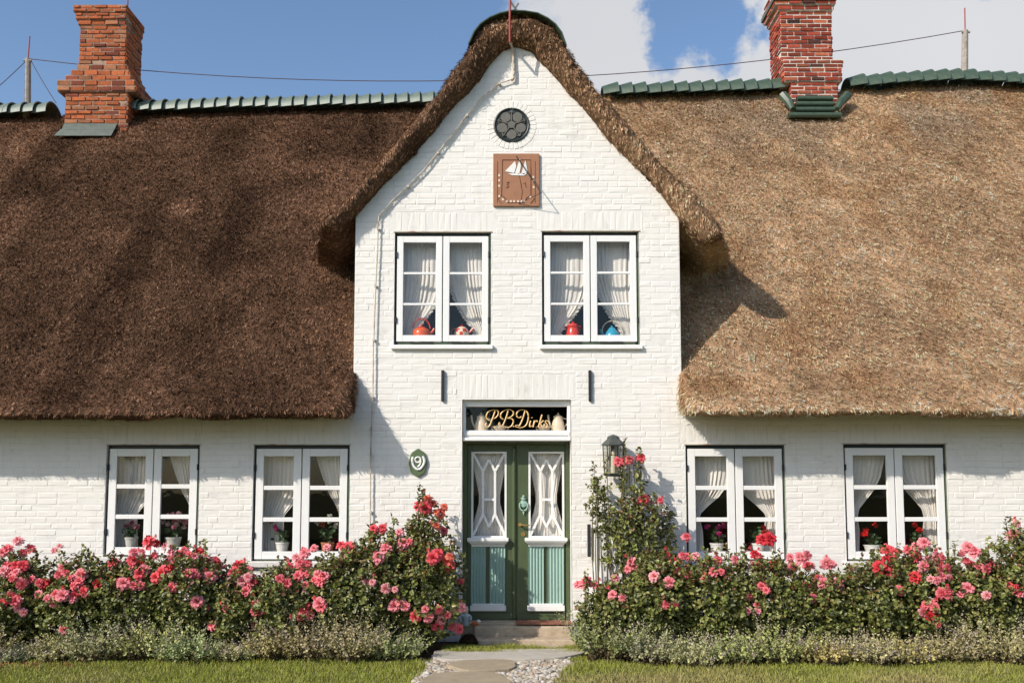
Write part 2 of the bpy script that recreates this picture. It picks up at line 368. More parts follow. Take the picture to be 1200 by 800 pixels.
def sub(r, h):
    x0, x1, z0, z1 = r; a0, a1, c0, c1 = h
    if a0 >= x1 or a1 <= x0 or c0 >= z1 or c1 <= z0: return [r]
    o = []
    if a0 > x0: o.append((x0, a0, z0, z1))
    if a1 < x1: o.append((a1, x1, z0, z1))
    xa, xb = max(x0, a0), min(x1, a1)
    if c0 > z0: o.append((xa, xb, z0, c0))
    if c1 < z1: o.append((xa, xb, c1, z1))
    return o
# bands of upright bricks over the openings
SOLD = []
for k, w in WIN.items():
    SOLD.append((w[0] - .06, w[1] + .06, w[3] + .012, w[3] + .012 + (.23 if k[0] == 'u' else .22)))
SOLD.append((DOOR[0] - .06, DOOR[1] + .06, DOOR[3] + .012, DOOR[3] + .30))
wb = MB(); back = MB()
nc = int(apx[1] / CH) + 2
def colr():
    v = random.uniform(.93, 1.03); return (v, v * random.uniform(.985, 1), v * random.uniform(.96, 1))
def lay(r, d=0):
    if r[1] - r[0] < .02 or r[3] - r[2] < .02: return
    yf = -.0018 + random.gauss(0, .0009) + d
    wb.brick(r[0] + .002, r[1] - .002, r[2] + .002, r[3] - .002, yf, .0012, .010, colr(), .0018)
for i in range(nc):
    z0 = i * CH; z1 = z0 + CH; zm = (z0 + z1) / 2
    lo, hi = (XA, XB) if z1 <= ZTOP + .35 else rake(zm)
    if hi - lo < .1: continue
    x = lo - (i % 2) * CW / 2 - (CW / 4 if i % 3 == 0 else 0)
    while x < hi:
        w = CW if (i % 2 == 0 or random.random() < .8) else CW / 2
        a, b_ = max(x, lo), min(x + w, hi); x += w
        if b_ - a < .02: continue
        rs = [(a, b_, z0, z1)]
        for h in HOLES + SOLD: rs = [q for r in rs for q in sub(r, h)]
        for r in rs: lay(r)
for s_ in SOLD:
    x = s_[0]
    while x < s_[1] - .02:
        w = min(.073, s_[1] - x); lay((x, x + w, s_[2], s_[3]), .0006); x += .073
# the joint plane behind, in strips with openings
cuts = sorted(set([0, ZTOP + .35] + [h[2] for h in HOLES] + [h[3] for h in HOLES] + list(np.arange(ZTOP + .45, apx[1], .12)) + [apx[1] - .02]))
for z0, z1 in zip(cuts[:-1], cuts[1:]):
    zm = (z0 + z1) / 2
    if z1 <= ZTOP + .36: l0, r0, l1, r1 = XA, XB, XA, XB
    else: l0, r0 = rake(z0); l1, r1 = rake(z1)
    hs = sorted([h for h in HOLES if h[2] < zm < h[3]])
    xs = [(l0, l1)] + [q for h in hs for q in ((h[0], h[0]), (h[1], h[1]))] + [(r0, r1)]
    for k in range(0, len(xs), 2):
        a, b_ = xs[k], xs[k + 1]
        back.add([(a[0], 0, z0), (b_[0], 0, z0), (b_[1], 0, z1), (a[1], 0, z1)], [(0, 1, 2, 3)])
for h in HOLES:      # the reveals
    x0, x1, z0, z1 = h; D = .30
    if h is RW: D = .2
    back.add([(x0, -.005, z0), (x0, D, z0), (x0, D, z1), (x0, -.005, z1)], [(3, 2, 1, 0)])
    back.add([(x1, -.005, z0), (x1, D, z0), (x1, D, z1), (x1, -.005, z1)], [(0, 1, 2, 3)])
    back.add([(x0, -.005, z1), (x0, D, z1), (x1, D, z1), (x1, -.005, z1)], [(0, 1, 2, 3)])
    back.add([(x0, -.005, z0), (x0, D, z0), (x1, D, z0), (x1, -.005, z0)], [(3, 2, 1, 0)])
# gable cheeks, end walls and rear wall
for x in (XG0, XG1): back.add([(x, 0, 2.6), (x, 3.5, 2.6), (x, 3.5, 7), (x, 0, rake(2.9)[0] and at(418, 247)[1])], [(0, 1, 2, 3)])
for x in (XA, XB): back.add([(x, 0, 0), (x, 8.4, 0), (x, 8.4, 2.9), (x, 4.2, 7.6), (x, 0, 2.9)], [(0, 1, 2, 3, 4)])
back.add([(XA, 8.4, 0), (XB, 8.4, 0), (XB, 8.4, 3), (XA, 8.4, 3)], [(0, 1, 2, 3)])
nb = len(wb.f); wb.add(back.v, back.f, 1)
wall = obj('wall', wb, [M['white'], M['mortar']], house)
# ring of upright bricks round the rosette window
ring = MB(); nr = 30
for k in range(nr):
    a0 = 2 * math.pi * k / nr + .012; a1 = 2 * math.pi * (k + 1) / nr - .012
    P = [(rc[0] + r * math.cos(a), rc[1] + r * math.sin(a)) for r, a in ((.215, a0), (.30, a0), (.30, a1), (.215, a1))]
    ring.prism(P, -.0060 + random.uniform(-.001, .001), .01)
obj('brick_ring', ring, M['white'], house, bevel=.004, bseg=1)
# rooms behind the windows
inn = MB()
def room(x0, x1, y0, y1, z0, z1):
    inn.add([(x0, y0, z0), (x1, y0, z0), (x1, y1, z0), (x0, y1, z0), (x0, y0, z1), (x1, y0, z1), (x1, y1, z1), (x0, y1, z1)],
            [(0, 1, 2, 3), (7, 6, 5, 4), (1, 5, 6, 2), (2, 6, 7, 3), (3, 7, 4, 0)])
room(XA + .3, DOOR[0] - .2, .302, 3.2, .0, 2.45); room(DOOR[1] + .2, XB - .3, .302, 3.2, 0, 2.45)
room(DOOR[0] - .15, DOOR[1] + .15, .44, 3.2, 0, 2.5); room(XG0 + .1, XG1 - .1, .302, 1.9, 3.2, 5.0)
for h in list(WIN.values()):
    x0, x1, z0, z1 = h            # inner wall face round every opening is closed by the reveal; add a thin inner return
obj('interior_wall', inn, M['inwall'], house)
# inside wall face (so no light leaks between shell and rooms)
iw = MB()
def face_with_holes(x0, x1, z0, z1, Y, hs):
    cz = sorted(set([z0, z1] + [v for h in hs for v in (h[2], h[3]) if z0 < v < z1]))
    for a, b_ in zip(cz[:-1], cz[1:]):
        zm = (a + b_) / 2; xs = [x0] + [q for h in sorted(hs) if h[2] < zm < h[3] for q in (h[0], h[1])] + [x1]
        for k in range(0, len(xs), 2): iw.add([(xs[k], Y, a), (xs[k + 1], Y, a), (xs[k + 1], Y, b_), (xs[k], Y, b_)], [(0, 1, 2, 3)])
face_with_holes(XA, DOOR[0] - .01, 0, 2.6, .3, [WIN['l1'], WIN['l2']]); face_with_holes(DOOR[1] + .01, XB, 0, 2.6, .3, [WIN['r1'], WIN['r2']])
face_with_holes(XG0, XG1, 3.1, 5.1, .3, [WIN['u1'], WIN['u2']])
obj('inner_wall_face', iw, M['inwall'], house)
# plinth: tarred foot of the wall seen right of the step
# ------------------------------------------------------------------ thatched roof
YR = 4.2
ridge_px = [(-250, 136), (0, 133), (250, 127), (475, 121), (720, 111), (900, 105), (1000, 101), (1120, 94), (1200, 99), (1450, 104)]
RZ = [at(px, py + 3, YR) for px, py in ridge_px]
def zr(x): return float(np.interp(x, [p[0] for p in RZ], [p[1] for p in RZ]))
EAVE = [(-250, 493), (0, 491), (150, 490), (200, 491.5), (300, 489), (412, 488), (800, 485), (930, 487), (1060, 486.5), (1200, 489), (1450, 492)]
EZ = [at(px, py, -.55) for px, py in EAVE]
def ze(x): return float(np.interp(x, [p[0] for p in EZ], [p[1] for p in EZ]))
def roofprof(x, t_top=1):
    e = ze(x); r = zr(x)
    top = [(-.57, e + .0), (-.64, e + .03), (-.60, e + .11), (-.32, e + .33), (0, e + .58)]
    s = (r - (e + .58)) / YR
    top += [(YR * k / 6, e + .58 + s * YR * k / 6) for k in range(1, 7)]
    bot = [(YR + .3, r - .7), (YR, r - .55)] + [(YR * k / 4, e + .52 + s * YR * k / 4 - .5) for k in (3, 2, 1)] + [(.05, e + .08), (-.3, e + .02)]
    top += [(YR + .3, r - .28)]
    return top + bot
tm = MB()
def slab(xs, clip=None, shrink=None):
    n = None; base = len(tm.v)
    for i, x in enumerate(xs):
        pr = roofprof(x); n = len(pr)
        if shrink and shrink[i]:
            cx = sum(p[0] for p in pr[:4]) / 4; k = shrink[i]
            pr = [(max(p[0], -.60 + k * .9) if p[1] < ze(x) + .5 else p[0] + 0, p[1] - k * .25 if j < 12 else p[1]) for j, p in enumerate(pr)]
        for (y, z) in pr:
            if clip is not None and y < clip: 
                z = z + 0; y = clip
            tm.v.append((x, y, z)); tm.c.append((1, 1, 1))
    for i in range(len(xs) - 1):
        for k in range(n):
            a = base + i * n + k; b = base + i * n + (k + 1) % n; tm.f.append((a, a + n, b + n, b)); tm.m.append(0)
    tm.f.append(tuple(base + k for k in range(n))); tm.f.append(tuple(base + (len(xs) - 1) * n + k for k in range(n))[::-1]); tm.m += [0, 0]
XL = at(412, 470, -.55)[0] - .05; XR_ = at(801, 470, -.55)[0] + .05
slab([-10.4, -8.6, -7, -6, -5, -4, -3, -2.5, XL - .12, XL - .05, XL - .0], None, [0] * 9 + [.035, .10])
slab([XR_, XR_ + .05, XR_ + .14, XR_ + .3, 3, 4, 5, 6, 7, 8, 9.0, 10.6], None, [.13, .06, .02] + [0] * 9)
# middle slab behind the gable room
def slabmid(x0, x1, Y0):
    base = len(tm.v); xs = [x0, (x0 + x1) / 2, x1]; n = 5
    for x in xs:
        e = ze(-1.9) + .58; s = (zr(x) - e) / YR
        for (y, z) in ((Y0, e + s * Y0), (YR, zr(x)), (YR + .3, zr(x) - .28), (YR + .3, zr(x) - .7), (Y0, e + s * Y0 - .45)): tm.v.append((x, y, z)); tm.c.append((1, 1, 1))
    for i in range(2):
        for k in range(n):
            a = base + i * n + k; b = base + i * n + (k + 1) % n; tm.f.append((a, a + n, b + n, b)); tm.m.append(0)
    tm.f.append(tuple(base + k for k in range(n))); tm.f.append(tuple(base + 2 * n + k for k in range(n))[::-1]); tm.m += [0, 0]
slabmid(-2.2, 2.3, 2.2)
OUT = [(370, 263), (396, 241), (429, 205), (460, 169), (490, 133), (521, 97), (546, 63), (557, 38), (574, 22), (600, 15), (630, 18), (650, 30), (661, 52), (674, 74), (700, 104), (730, 138), (765, 176), (800, 214), (832, 247), (853, 272)]
INN = [(397, 268), (418, 247), (435, 228), (462, 198), (492, 166), (528, 125), (560, 88), (578, 66), (590, 54), (607, 50), (622, 56), (645, 80), (668, 105), (692, 132), (716, 159), (740, 185), (768, 216), (798, 252), (812, 266), (826, 282)]
YD = -.22
o3 = [at(px, py, YD) for px, py in OUT]; i3 = [at(px, py, YD) for px, py in INN]
ys = [YD + .0, YD + .05, YD + .12, .2, .6, 1.0, 1.5, 2.2, 3.0, 3.7]
base = len(tm.v); n = len(o3)
xc = at(603, 100)[0]
for y in ys:
    k = {ys[0]: .16, ys[1]: .05}.get(y, 0)
    fl = max(0, (y + .1)) / 1.5
    for (ox, oz), (ix, iz) in zip(o3, i3):
        mx_, mz = (ox + ix) / 2, (oz + iz) / 2
        for (x, z, top) in ((ox, oz, 1), (ix, iz, 0)):
            if top: x = x + (mx_ - x) * k; z = z + (mz - z) * k
            else:
                k2 = {ys[0]: 1.0, ys[1]: .62, ys[2]: .30}.get(y, 0); x = x + (mx_ - x) * k2; z = z + (mz - z) * k2
            d = abs(x - xc); w = max(0, (d - 1.3)) / .9
            x += math.copysign(min(.55, fl * .34) * w, x - xc); z += -.06 * min(1, fl) * w * (0 if y > 2 else 1) + (0 if d > 1.5 else -.02 * math.sin(y * 2))
            tm.v.append((x, y, z)); tm.c.append((1, 1, 1))
for i in range(len(ys) - 1):
    A = base + i * 2 * n; B = A + 2 * n
    for k in range(n - 1):
        tm.f.append((A + 2 * k, A + 2 * k + 2, B + 2 * k + 2, B + 2 * k)); tm.f.append((A + 2 * k + 1, B + 2 * k + 1, B + 2 * k + 3, A + 2 * k + 3)); tm.m += [0, 0]
    tm.f.append((A, B, B + 1, A + 1)); tm.f.append((A + 2 * n - 2, A + 2 * n - 1, B + 2 * n - 1, B + 2 * n - 2)); tm.m += [0, 0]
for k in range(n - 1):
    A = base; tm.f.append((A + 2 * k, A + 2 * k + 1, A + 2 * k + 3, A + 2 * k + 2))
    A = base + (len(ys) - 1) * 2 * n; tm.f.append((A + 2 * k, A + 2 * k + 2, A + 2 * k + 3, A + 2 * k + 1)); tm.m += [0, 0]
me = bpy.data.meshes.new('thatch_src'); me.from_pydata(tm.v, [], tm.f)
import bmesh
bm = bmesh.new(); bm.from_mesh(me); bmesh.ops.recalc_face_normals(bm, faces=bm.faces); bm.to_mesh(me); bm.free()
tmp = bpy.data.objects.new('thatch_src', me); COL.objects.link(tmp)
rm = tmp.modifiers.new('r', 'REMESH'); rm.mode = 'VOXEL'; rm.voxel_size = .045
sm = tmp.modifiers.new('s', 'SMOOTH'); sm.iterations = 3; sm.factor = .5
dg = bpy.context.evaluated_depsgraph_get(); ev = tmp.evaluated_get(dg); em = ev.to_mesh()
nv = len(em.vertices); V = np.empty(nv * 3, dtype=np.float32); em.vertices.foreach_get('co', V); V = V.reshape(-1, 3).astype(float)
NR = np.empty(nv * 3, dtype=np.float32); em.vertices.foreach_get('normal', NR); NR = NR.reshape(-1, 3).astype(float)
F = np.array([tuple(p.vertices) if len(p.vertices) == 4 else tuple(p.vertices) + (p.vertices[-1],) for p in em.polygons], dtype=np.int64)
bpy.data.objects.remove(tmp)
V = V + NR * ((vnoise(V, 2.2, 1) - .5) * .05 + (vnoise(V, 9, 2) - .5) * .022 + (vnoise(V, 22, 3) - .5) * .028)[:, None]
def thatch_col(P, dorm=None):
    x = P[:, 0]; z = P[:, 2]
    t = 1 / (1 + np.exp(-(x - .3) * 2.2))
    L = np.array([.158, .087, .053]); Rr = np.array([.74, .462, .270])
    front = (P[:, 1] < .05) & (z > 4.4)
    t = np.where(front, .04 + .38 * t, t)
    c = L[None] * (1 - t[:, None]) + Rr[None] * t[:, None]
    big = vnoise(P, .9, 5); mid = vnoise(P, 3.3, 6); fine = vnoise(P, 13, 9)
    c = c * (.72 + .56 * big * (.4 + .6 * (1 - t) + .4) ** .5)[:, None] * (.78 + .44 * mid)[:, None] * (.8 + .4 * fine)[:, None]
    # old light patches near the right ridge, rusty moss and dark streaks on the left
    up = np.clip((z - 5.8) / 2.0, 0, 1) * np.clip((x - 1.8) / 2, 0, 1)
    pale = np.clip((vnoise(P, 1.6, 8) - .45) * 3.5, 0, 1) * up
    c = c * (1 - .55 * pale[:, None]) + np.array([.43, .34, .25])[None] * .55 * pale[:, None]
    rust = np.clip((vnoise(P, 1.9, 11) - .6) * 4, 0, 1) * t
    c = c * (1 - .35 * rust[:, None]) + np.array([.34, .15, .05])[None] * .35 * rust[:, None]
    dk = np.clip((vnoise(P * np.array([1.6, .5, .5]), 1.1, 13) - .52) * 4, 0, 1) * (1 - t)
    c = c * (1 - .38 * dk[:, None])
    pt = np.clip((vnoise(P, 1.3, 17) - .55) * 4, 0, 1) * (1 - t); c = c * (1 + .55 * pt[:, None])
    return c
bc = thatch_col(V) * .52  # surface under the straws coloured darker, shade of the gaps painted in
# straws over everything a viewer in the garden can see
fa = V[F[:, 0]]; fb = V[F[:, 1]]; fc = V[F[:, 2]]; fd = V[F[:, 3]]
fn = np.cross(fc - fa, fd - fb); ar = np.linalg.norm(fn, axis=1) / 2; fn = fn / (2 * ar[:, None] + 1e-12); cen = (fa + fb + fc + fd) / 4
vis = (cen[:, 0] > -9.6) & (cen[:, 0] < 9.8) & (cen[:, 1] < YR + .1) & ((fn[:, 1] < .3) | (fn[:, 2] > .2))
edge = ((cen[:, 1] < .1) & (cen[:, 2] > 4.3)) | ((cen[:, 1] < -.55) & (fn[:, 1] < -.8))
w = ar * vis * (1 + .6 * edge); NS = 760000
idx = rng.choice(len(F), NS, p=w / w.sum()); uu = rng.random((NS, 2))
P0 = fa[idx] * ((1 - uu[:, 0]) * (1 - uu[:, 1]))[:, None] + fb[idx] * (uu[:, 0] * (1 - uu[:, 1]))[:, None] + fc[idx] * (uu[:, 0] * uu[:, 1])[:, None] + fd[idx] * ((1 - uu[:, 0]) * uu[:, 1])[:, None]
nn_ = fn[idx]; dn = np.array([0, 0, -1.0]) - nn_ * (-nn_[:, 2:3]); dl = np.linalg.norm(dn, axis=1, keepdims=True); dn = np.where(dl > .15, dn / (dl + 1e-9), np.array([[0, -1.0, 0]]))
side = np.cross(nn_, dn)
ang = np.radians(rng.normal(33, 15, NS)); ang = np.where(edge[idx], np.radians(rng.normal(26, 14, NS)), ang)
under = fn[idx][:, 2] < -.25; ang = np.where(under, np.radians(4), ang)
sw = rng.normal(0, .20, NS) + (vnoise(P0, 9, 40) - .5) * .6
d = dn * np.cos(ang)[:, None] + nn_ * np.sin(ang)[:, None] + side * sw[:, None]; d /= np.linalg.norm(d, axis=1, keepdims=True)
Lg = rng.uniform(.028, .06, NS) * np.where(edge[idx], .75, 1) * np.where(under, .6, 1) * np.where(rng.random(NS) < .004, 2.0, 1); wd = rng.uniform(.0022, .0044, NS)
sd = np.cross(d, nn_ + rng.normal(0, .14, (NS, 3))); sd /= np.linalg.norm(sd, axis=1, keepdims=True) + 1e-9
along = (P0 * dn).sum(1); cross_ = (P0 * side).sum(1); out_ = (P0 * nn_).sum(1)
Q_ = np.stack([cross_ * 42, along * 17, out_ * 8], 1)
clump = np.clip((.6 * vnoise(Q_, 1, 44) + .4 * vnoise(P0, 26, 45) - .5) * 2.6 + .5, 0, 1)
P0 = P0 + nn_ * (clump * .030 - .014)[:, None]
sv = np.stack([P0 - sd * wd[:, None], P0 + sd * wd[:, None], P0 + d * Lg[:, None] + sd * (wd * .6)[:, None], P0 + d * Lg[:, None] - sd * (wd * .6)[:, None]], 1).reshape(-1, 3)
sc = thatch_col(P0) * (1.02 * np.clip(rng.lognormal(-.02, .27, NS), .4, 2.2) * (.22 + 1.45 * clump ** 1.2))[:, None] * (1 + rng.normal(0, .035, (NS, 3)))  # sunken clumps coloured darker: crevice shade put into the straw colour
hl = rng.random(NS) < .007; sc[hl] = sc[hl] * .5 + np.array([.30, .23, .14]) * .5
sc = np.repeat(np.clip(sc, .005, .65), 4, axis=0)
sf = np.arange(NS * 4).reshape(-1, 4) + nv
# rear slope, plain
RB = []
for x in (-10.4, -4, 0, 4, 10.6): RB += [(x, YR + .2, zr(x) - .05), (x, 9.0, 2.6)]
o_ = nv + NS * 4; fb_ = np.array([[2 * i, 2 * i + 1, 2 * i + 3, 2 * i + 2] for i in range(4)]) + o_
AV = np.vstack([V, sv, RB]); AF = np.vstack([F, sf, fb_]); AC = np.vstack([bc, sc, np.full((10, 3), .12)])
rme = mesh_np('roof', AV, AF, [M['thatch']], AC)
roof = bpy.data.objects.new('roof', rme); link(roof, house, (0, 0, 0)); roof['label'] = 'thatched roof, dark brown left of the gable and tan right of it'
print('roof', nv, len(F), NS)
# ------------------------------------------------------------------ ridge tiles
def tile_mesh(name, m_, wid, r, n=14):
    mb = MB()
    for (rr, x0, x1) in ((r + .030, -.01, .25),):
        prof = [(x0, rr - .050), (x1, rr + .006)]
        vs = []
        for (x, q) in prof:
            for th in (q, q - .018):
                for k in range(n + 1):
                    a = math.pi * (k / n) * 1.0; vs.append((x, -th * math.cos(a) * 1.15, th * math.sin(a)))
        N1 = n + 1; fs = []
        for k in range(n):
            fs.append((k, k + 1, 2 * N1 + k + 1, 2 * N1 + k)); fs.append((N1 + k, 3 * N1 + k, 3 * N1 + k + 1, N1 + k + 1))
            fs.append((k, N1 + k, N1 + k + 1, k + 1)); fs.append((2 * N1 + k, 2 * N1 + k + 1, 3 * N1 + k + 1, 3 * N1 + k))
        for s in (0, n): fs.append((s, 2 * N1 + s, 3 * N1 + s, N1 + s) if s == 0 else (s, N1 + s, 3 * N1 + s, 2 * N1 + s))
        mb.add(vs, fs)
    me = bpy.data.meshes.new(name); me.from_pydata(mb.v, [], mb.f); me.materials.append(m_)
    me.polygons.foreach_set('use_smooth', [True] * len(me.polygons)); me.set_sharp_from_angle(angle=R(45)); return me
tmL = tile_mesh('ridge_tile', M['tile'], .30, .235); tmR = tile_mesh('ridge_tile', M['tiledark'], .30, .245)
CHX = [(at(75, 120, YR)[0], at(150, 120, YR)[0]), (at(921, 105, YR)[0], at(985, 105, YR)[0])]
x = -9.3; step = .215
while x < 9.6:
    hid = (at(508, 100, YR)[0] < x < at(700, 100, YR)[0]) or any(a - .1 < x + .1 < b_ + .0 for a, b_ in CHX)
    if not hid:
        o = bpy.data.objects.new('ridge_tile', tmL if x < 0 else tmR); sl_ = (zr(x + .15) - zr(x - .05)) / .2
        link(o, roof, (x, YR + .02 + random.uniform(-.008, .008), zr(x) - .055 + random.uniform(-.008, .008)))
        o.rotation_euler = (random.uniform(-.03, .03), -sl_ + random.uniform(-.03, .03), random.uniform(-.02, .02))
    x += step if x < 0 else step * 1.07
# cap on the gable ridge
cap = MB(); pts = [(550, 50), (556, 37), (563, 28), (574, 20.5), (586, 15.5), (600, 12.5), (615, 13), (630, 15.5), (642, 21.5), (651, 28.5), (658, 38), (663, 52)]
for (y0, y1) in ((-.26, .15), (.14, .55), (.54, .95), (.94, 1.4), (1.39, 1.9), (1.89, 2.5)):
    P = [Vector(p) for p in (at(px, py, -.26) for px, py in pts)]; c = Vector(at(606, 60, -.26))
    O = [c + (p - c) * (1.02 + (.01 if y0 > 0 else 0)) for p in P]; I = [c + (p - c) * .995 for p in P]
    vs = [(p.x, y0, p.y) for p in O] + [(p.x, y0, p.y) for p in I] + [(p.x, y1, p.y - .02) for p in O] + [(p.x, y1, p.y - .02) for p in I]; k = len(P); fs = []
    for i in range(k - 1): fs += [(i, i + 1, i + 1 + 2 * k, i + 2 * k), (i, i + k, i + k + 1, i + 1), (i + k, i + 3 * k, i + 3 * k + 1, i + k + 1), (i + 2 * k, i + 2 * k + 1, i + 3 * k + 1, i + 3 * k)]
    fs += [(0, 2 * k, 3 * k, k), (k - 1, 2 * k - 1, 4 * k - 1, 3 * k - 1)]
    cap.add(vs, fs)
obj('ridge_cap', cap, M['tiledark'], roof)
# crossed sticks pegging the ridge
cs = MB()
cs.tube([at3(598, 2, -.25), at3(608, 16.5, -.2)], .012, 6); cs.tube([at3(607.5, 4, -.2), at3(598.5, 17, -.15)], .012, 6)
obj('crossed_pegs', cs, M['wood'], roof)
# ------------------------------------------------------------------ chimneys
def chimney(prof_px, Yf, depth, pal, mort, tilt=0, hb=.073):
    """prof_px: list of (y_top, y_bot, xl, xr, front offset)"""
    mb = MB(); mm = MB()
    for (yt, yb, xl, xr, fo) in prof_px:
        z1 = at(600, yt, Yf)[1]; z0 = at(600, yb, Yf)[1]
        x0 = at(xl, (yt + yb) / 2, Yf)[0]; x1 = at(xr, (yt + yb) / 2, Yf)[0]
        n = max(1, round((z1 - z0) / hb)); h = (z1 - z0) / n
        ya, yb_ = Yf - fo, Yf + depth + fo
        mm.box(x0 + .008, x1 - .008, ya + .008, yb_ - .008, z0 - .002, z1 + .002)
        for i in range(n):
            a = z0 + i * h; L = .225; off = (i % 2) * L / 2
            for face in range(4):
                lo, hi = (x0, x1) if face in (0, 2) else (ya, yb_)
                x = lo - off
                while x < hi - .01:
                    p, q = max(x, lo), min(x + L, hi); x += L
                    if q - p < .025: continue
                    c = pal(); j = random.gauss(0, .0055); g_ = random.uniform(.004, .009)
                    t = [(p + g_, a + g_), (q - g_, a + g_), (q - g_, a + h - g_), (p + g_, a + h - g_)]
                    r = lambda: random.uniform(-.006, .006)
                    def pt(u, z, dd):
                        if face == 0: return (u, ya - dd, z)
                        if face == 2: return (u, yb_ + dd, z)
                        if face == 1: return (x1 + dd, u, z)
                        return (x0 - dd, u, z)
                    b0 = [pt(u, z, -.01) for u, z in t]; ch = .007
                    t2 = [(p + g_ + ch + r(), a + g_ + ch + r()), (q - g_ - ch + r(), a + g_ + ch + r()), (q - g_ - ch + r(), a + h - g_ - ch + r()), (p + g_ + ch + r(), a + h - g_ - ch + r())]
                    b1 = [pt(u, z, .004 + j) for u, z in t2]
                    mb.add(b0 + b1, [(4, 5, 6, 7), (0, 1, 5, 4), (1, 2, 6, 5), (2, 3, 7, 6), (3, 0, 4, 7)], 0, c)
            if fo or i == n - 1: pass
        mm.box(x0 + .004, x1 - .004, ya + .004, yb_ - .004, z1 - .02, z1 + .004)
    mb.add(mm.v, mm.f, 1); 
    return mb
def palL():
    k = random.random(); v = random.uniform(.7, 1.2)
    c = (.42, .115, .042) if k < .7 else ((.36, .15, .075) if k < .87 else (.22, .06, .035))
    return tuple(min(.7, q * v) for q in c)
def palR():
    k = random.random(); v = random.uniform(.5, 1.2)
    c = (.33, .062, .035) if k < .8 else ((.42, .12, .06) if k < .93 else (.10, .04, .03))
    return tuple(q * v for q in c)
YL = 3.85
mb = chimney([(8, 16, 88, 150, .055), (16, 24, 89.5, 149, .035), (24, 30, 92, 148, .012), (30, 76, 93, 148, 0), (76, 83, 90, 148.5, .01), (83, 90, 84, 152, .03), (90, 96, 78, 155, .05), (96, 103, 69, 160, .07), (103, 109, 69, 161, .07), (109, 146, 77, 150, .03), (146, 175, 77, 150, .03)], YL, .62, palL, None)
ch1 = obj('chimney', mb, [M['brick'], M['brickmort']], roof, (at(120, 140, YL)[0], YL, at(120, 140, YL)[1])); ch1['label'] = 'orange red brick chimney with stepped shoulders'
YRc = 3.85
mb = chimney([(-14, -6, 908, 978, .04), (-6, 0, 906, 979, .055), (0, 7, 907, 978, .06), (7, 13, 911, 976, .03), (13, 71, 914.5, 975, 0), (71, 80, 917, 987, .03), (80, 96, 918, 986, .03), (96, 125, 927, 982, .0)], YRc, .60, palR, None)
ch2 = obj('chimney', mb, [M['brick'], M['brickmort2']], roof, (at(945, 110, YRc)[0], YRc, at(945, 110, YRc)[1])); ch2['label'] = 'dark red brick chimney with pale mortar and green coping'
m = MB(); a = at3(903, 2, YRc - .07); b_ = at3(982, 2, YRc - .07)
m.box(at(905, 0, YRc)[0], at(979, 0, YRc)[0], YRc - .09, YRc + .69, at(940, 3, YRc)[1], at(940, -2, YRc)[1])
cp = obj('coping', m, M['lead'], roof, bevel=.01)
# lead flashing at the foot of the left chimney and stepped tiles under the right one
m = MB()
def sheet(q, th=.02):
    q = [Vector(v) for v in q]; n_ = (q[1] - q[0]).cross(q[3] - q[0]).normalized() * th
    m.add(q + [v - n_ for v in q], [(0, 1, 2, 3), (7, 6, 5, 4), (0, 4, 5, 1), (1, 5, 6, 2), (2, 6, 7, 3), (3, 7, 4, 0)])
sheet([at3(72, 152, 3.70), at3(134, 152, 3.70), at3(138, 143, 3.85), at3(76, 143, 3.85)], .01)
sheet([at3(63, 159, 3.60), at3(130, 159, 3.60), at3(134, 151.5, 3.71), at3(71, 151.5, 3.71)], .01)
obj('flashing', m, M['lead'], roof)
m = MB()
for k in range(4):
    yb = 135 - k * 6.5; Yk = 3.52 + k * .08
    c = at(955, yb, Yk); wx = (.42 if k == 0 else .33 - k * .012)
    m.tube([(c[0] - wx, Yk, c[1]), (c[0] + wx, Yk, c[1])], .042, 10)
    m.box(c[0] - wx, c[0] + wx, Yk, Yk + .15, c[1] - .02, c[1] + .03)
for s in (-1, 1):
    pts_ = [at3(955 + s * 38, 112, 3.75), at3(955 + s * 30, 120, 3.65), at3(955 + s * 26, 128, 3.55)]
    m.tube(pts_, [.08, .07, .04], 8)
obj('flashing', m, M['tiledark'], roof, smooth=True)
